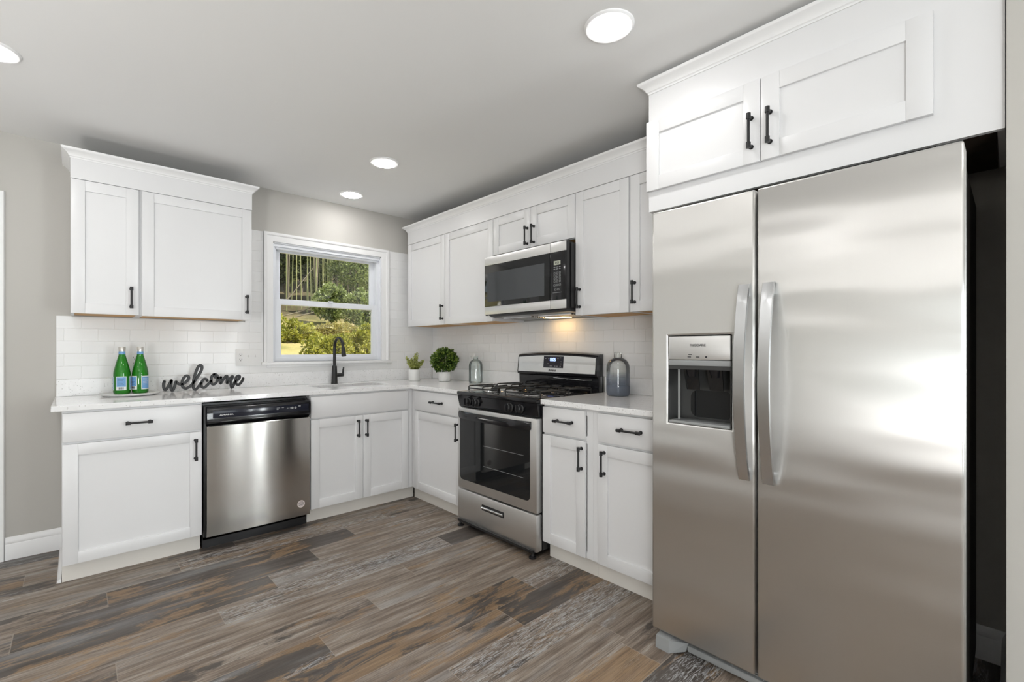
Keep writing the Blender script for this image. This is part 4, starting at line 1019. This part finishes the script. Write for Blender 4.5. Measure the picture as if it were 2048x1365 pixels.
# ------------------------------------------------------------------ outdoors
def gz(x, y): return .25 + .165 * max(0, y - .4) + .008 * max(0, y - 7) ** 2 + .10 * max(0, y - 16.5) ** 2 + .05 * math.sin(x * 1.3) * math.sin(y * .9)
gm = MB(); b = gm.bm; nx, ny = 36, 30; G = {}
for i in range(nx + 1):
    for j in range(ny + 1):
        x = -6 + 24 * i / nx; y = .2 + 24 * j / ny; G[i, j] = b.verts.new((x, y, gz(x, y)))
for i in range(nx):
    for j in range(ny): b.faces.new((G[i, j], G[i + 1, j], G[i + 1, j + 1], G[i, j + 1]))
struct(gm.build('ground_outside', M['lawn'], origin=(6, 12, .2)))
CX, CY, CZ = -2.6724, -3.9913, 1.2092
def at(u, y):
    """x of the sight line through picture column u at distance y behind the window wall (used to pick spots once)"""
    t = (u - 1008.96) / 931.36; dx = math.sin(.7428) + math.cos(.7428) * t; dy = math.cos(.7428) - math.sin(.7428) * t
    return CX + dx / dy * (y - CY)
def bush(name, x, y, rx, ry, rz, mat, n, size, label, cat, seed, group=None, lift=.55, aspect=.5, clumps=60):
    c = Vector((x, y, gz(x, y) + rz * lift)); rg = random.Random(seed * 7 + 1); K = []
    for i in range(clumps):
        o = Vector((rg.gauss(0, 1), rg.gauss(0, 1), rg.gauss(0, 1))).normalized()
        K.append((c + Vector((o.x * rx, o.y * ry, o.z * rz)) * rg.uniform(.45, .86), rg.uniform(.10, .22) * (rx + rz) / 2, rg.uniform(-.16, .16)))
    def g(r):
        kc, kr, kt = K[r.randrange(len(K))]
        o = Vector((r.gauss(0, 1), r.gauss(0, 1), r.gauss(0, 1))).normalized()
        g.t = kt; return kc + o * kr * r.uniform(.5, 1), o + Vector((0, -.3, .3))
    t = thing(name, (x, y, gz(x, y)), label, cat, group)
    leaf_cloud('foliage', mat, t, g, size, n, aspect, seed, tint=lambda p, r: .12 + g.t)
    m = MB()
    for k in range(4):
        a = k * 1.57 + seed; m.tube([(x, y, gz(x, y) - .02), (x + rx * .25 * math.cos(a), y + ry * .25 * math.sin(a), c.z - rz * .2), (x + rx * .5 * math.cos(a), y + ry * .5 * math.sin(a), c.z + rz * .4)], [.03, .02, .008], 6)
    m.build('stems', M['bark'], t)
    return t
bush('garden_bush', at(655, 4.3), 4.3, .50, .42, .47, M['bushy'], 9000, .05, 'yellow-green leafy bush just outside the window behind the faucet', 'bush', 1, clumps=90)
bush('garden_bush', at(725, 4.9), 4.9, .46, .42, .52, M['bushy'], 8000, .05, 'yellow-green leafy bush outside at the right end of the lower pane', 'bush', 2, clumps=80)
bush('garden_bush', at(588, 7.2), 7.2, .62, .45, .36, M['bushy'], 5000, .06, 'low bright green bush on the lawn at the left of the lower pane', 'bush', 3)
bush('garden_bush', at(680, 7.6), 7.6, 1.05, .4, .27, M['bushr'], 6500, .06, 'rust and olive ground cover on the bank seen below the middle window rail', 'bush', 4, clumps=80)
bush('evergreen_shrub', at(662, 10.1), 10.1, .66, .4, .66, M['bushd'], 8000, .085, 'mid green broadleaf shrub outside, lower centre of the upper pane', 'shrub', 5, lift=1.05, clumps=80)
bush('evergreen_shrub', at(727, 9.2), 9.2, .68, .4, .66, M['bushd'], 8000, .085, 'mid green broadleaf shrub outside at the lower right of the upper pane', 'shrub', 6, lift=1.05, clumps=80)
bush('garden_tree', at(706, 11.6), 11.6, 1.0, .35, .75, M['bushd'], 5200, .09, 'leafy tree crown in the upper right of the window view', 'tree', 8, lift=2.15, clumps=70)
rb = random.Random(11); ncul = 0
for u, y in [(573, 12.4), (583, 13.0), (593, 12.2), (603, 12.9), (614, 12.2), (617, 13.3), (623, 12.1), (625.5, 12.6), (630, 12.0), (632, 13.0), (640, 12.3), (645, 12.1), (648, 13.0), (652, 12.2), (656, 12.6), (660, 12.1), (664, 13.2), (716, 12.6), (727, 12.9)]:
    x = at(u, y); lean = rb.uniform(-.18, .18); r = rb.uniform(.010, .022); z0 = gz(x, y)
    cu = MB(); pts = []; rad = []
    for k in range(15):
        z = z0 + k * .42
        for dz_, rr in ((0, r * 1.18), (.02, r), (.40, r)): pts.append((x + lean * (k * .42 + dz_) / 6, y, z + dz_)); rad.append(rr)
    o = cu.tube(pts, rad, 8).build('bamboo_stalk', M['bamboo'], origin=(x, y, z0))
    tag(o, 'tall pale green bamboo stalk in the grove outside the window', 'bamboo', 'bamboo grove outside')
for k, (u, y, h0, ln) in enumerate([(600, 10.6, .55, 1.5), (626, 11.2, .35, .9), (580, 11.0, 1.3, 1.2)]):
    x = at(u, y); z0 = gz(x, y)
    tag(MB().tube([(x - ln * .6, y, z0 + .03), (x, y - .05, z0 + h0 * .55), (x + ln * .6, y, z0 + h0 * 1.3)], [.022, .016, .008], 8).build('fallen_branch', M['bark']),
        ['pale fallen branch leaning at the foot of the bamboo, left', 'pale fallen branch leaning at the foot of the bamboo beside the shrub', 'thin bare branch slanting across the left of the upper pane'][k], 'branch')
for k, (u, y, rx, rz, lf) in enumerate([(572, 14.7, .50, 1.7, 1.0), (640, 14.7, .60, 1.9, 1.0), (715, 14.7, .58, 1.8, 1.0), (604, 16.5, .56, 2.4, 1.0), (676, 16.5, .60, 2.4, 1.0), (750, 16.5, .6, 2.4, 1.0)]):
    bush('forest_tree', at(u, y), y, rx, .5, rz, M['forest'], 6000, .15, ['dark woodland tree behind the bamboo at the left edge of the window view', 'dark woodland tree behind the thickest bamboo', 'dark woodland tree above the broadleaf shrubs at the right',
        'tall dark tree high behind the bamboo, left', 'tall dark tree high behind the bamboo, middle', 'tall dark tree at the right edge of the window view'][k], 'tree', 20 + k, 'woodland trees outside', lift=lf, clumps=70)
for k, (u, y, rx, h0) in enumerate([(576, 13.7, .36, 3.3), (632, 13.7, .48, 3.2)  , (676, 13.7, .42, 1.9)]):
    bush('bamboo_foliage', at(u, y), y, rx, .16, .5, M['bushd'] if k % 2 else M['forest'], 1800, .13, ['feathery bamboo leaves hanging at upper left of the window view', 'feathery bamboo leaves at the top middle of the window view',
        'bamboo leaves above the broadleaf shrub'][k], 'bamboo leaves', 40 + k, lift=h0 / .5, aspect=.18)

# more of the same garden to either side of the view through the window
for k, (x, y, rx, rz, lf) in enumerate([(-5.0, 13.5, .9, 2.0, 1.0), (-3.0, 14.2, .9, 2.2, 1.0), (-1.0, 13.6, .9, 2.0, 1.0), (1.3, 13.2, .8, 2.2, 1.0), (-4.0, 16.6, 1.0, 2.6, 1.0), (-1.6, 16.8, 1.0, 2.6, 1.0), (.5, 16.7, .9, 2.6, 1.0), (2.7, 16.9, .7, 2.6, 1.0), (12.0, 14.6, .9, 2.0, 1.0), (13.6, 16.4, 1.0, 2.4, 1.0)]):
    bush('forest_tree', x, y, rx, .6, rz, M['forest'], 5000, .16, 'woodland tree beside the window view, outside the frame of the photograph', 'tree', 70 + k, 'woodland trees beside the view', lift=lf, clumps=70)
for k, (x, y, rx, rz) in enumerate([(-1.3, 6.2, .6, .45), (-3.2, 8.0, .7, .5), (-.6, 9.6, .7, .55), (1.2, 10.4, .6, .5), (4.6, 6.4, .7, .5), (6.6, 8.6, .8, .6)]):
    bush('garden_bush', x, y, rx, .5, rz, M['bushy'], 4000, .06, 'garden bush beside the window view, outside the frame of the photograph', 'bush', 90 + k, 'bushes beside the view')

for o in bpy.data.objects:
    if '_w' in o: del o['_w']
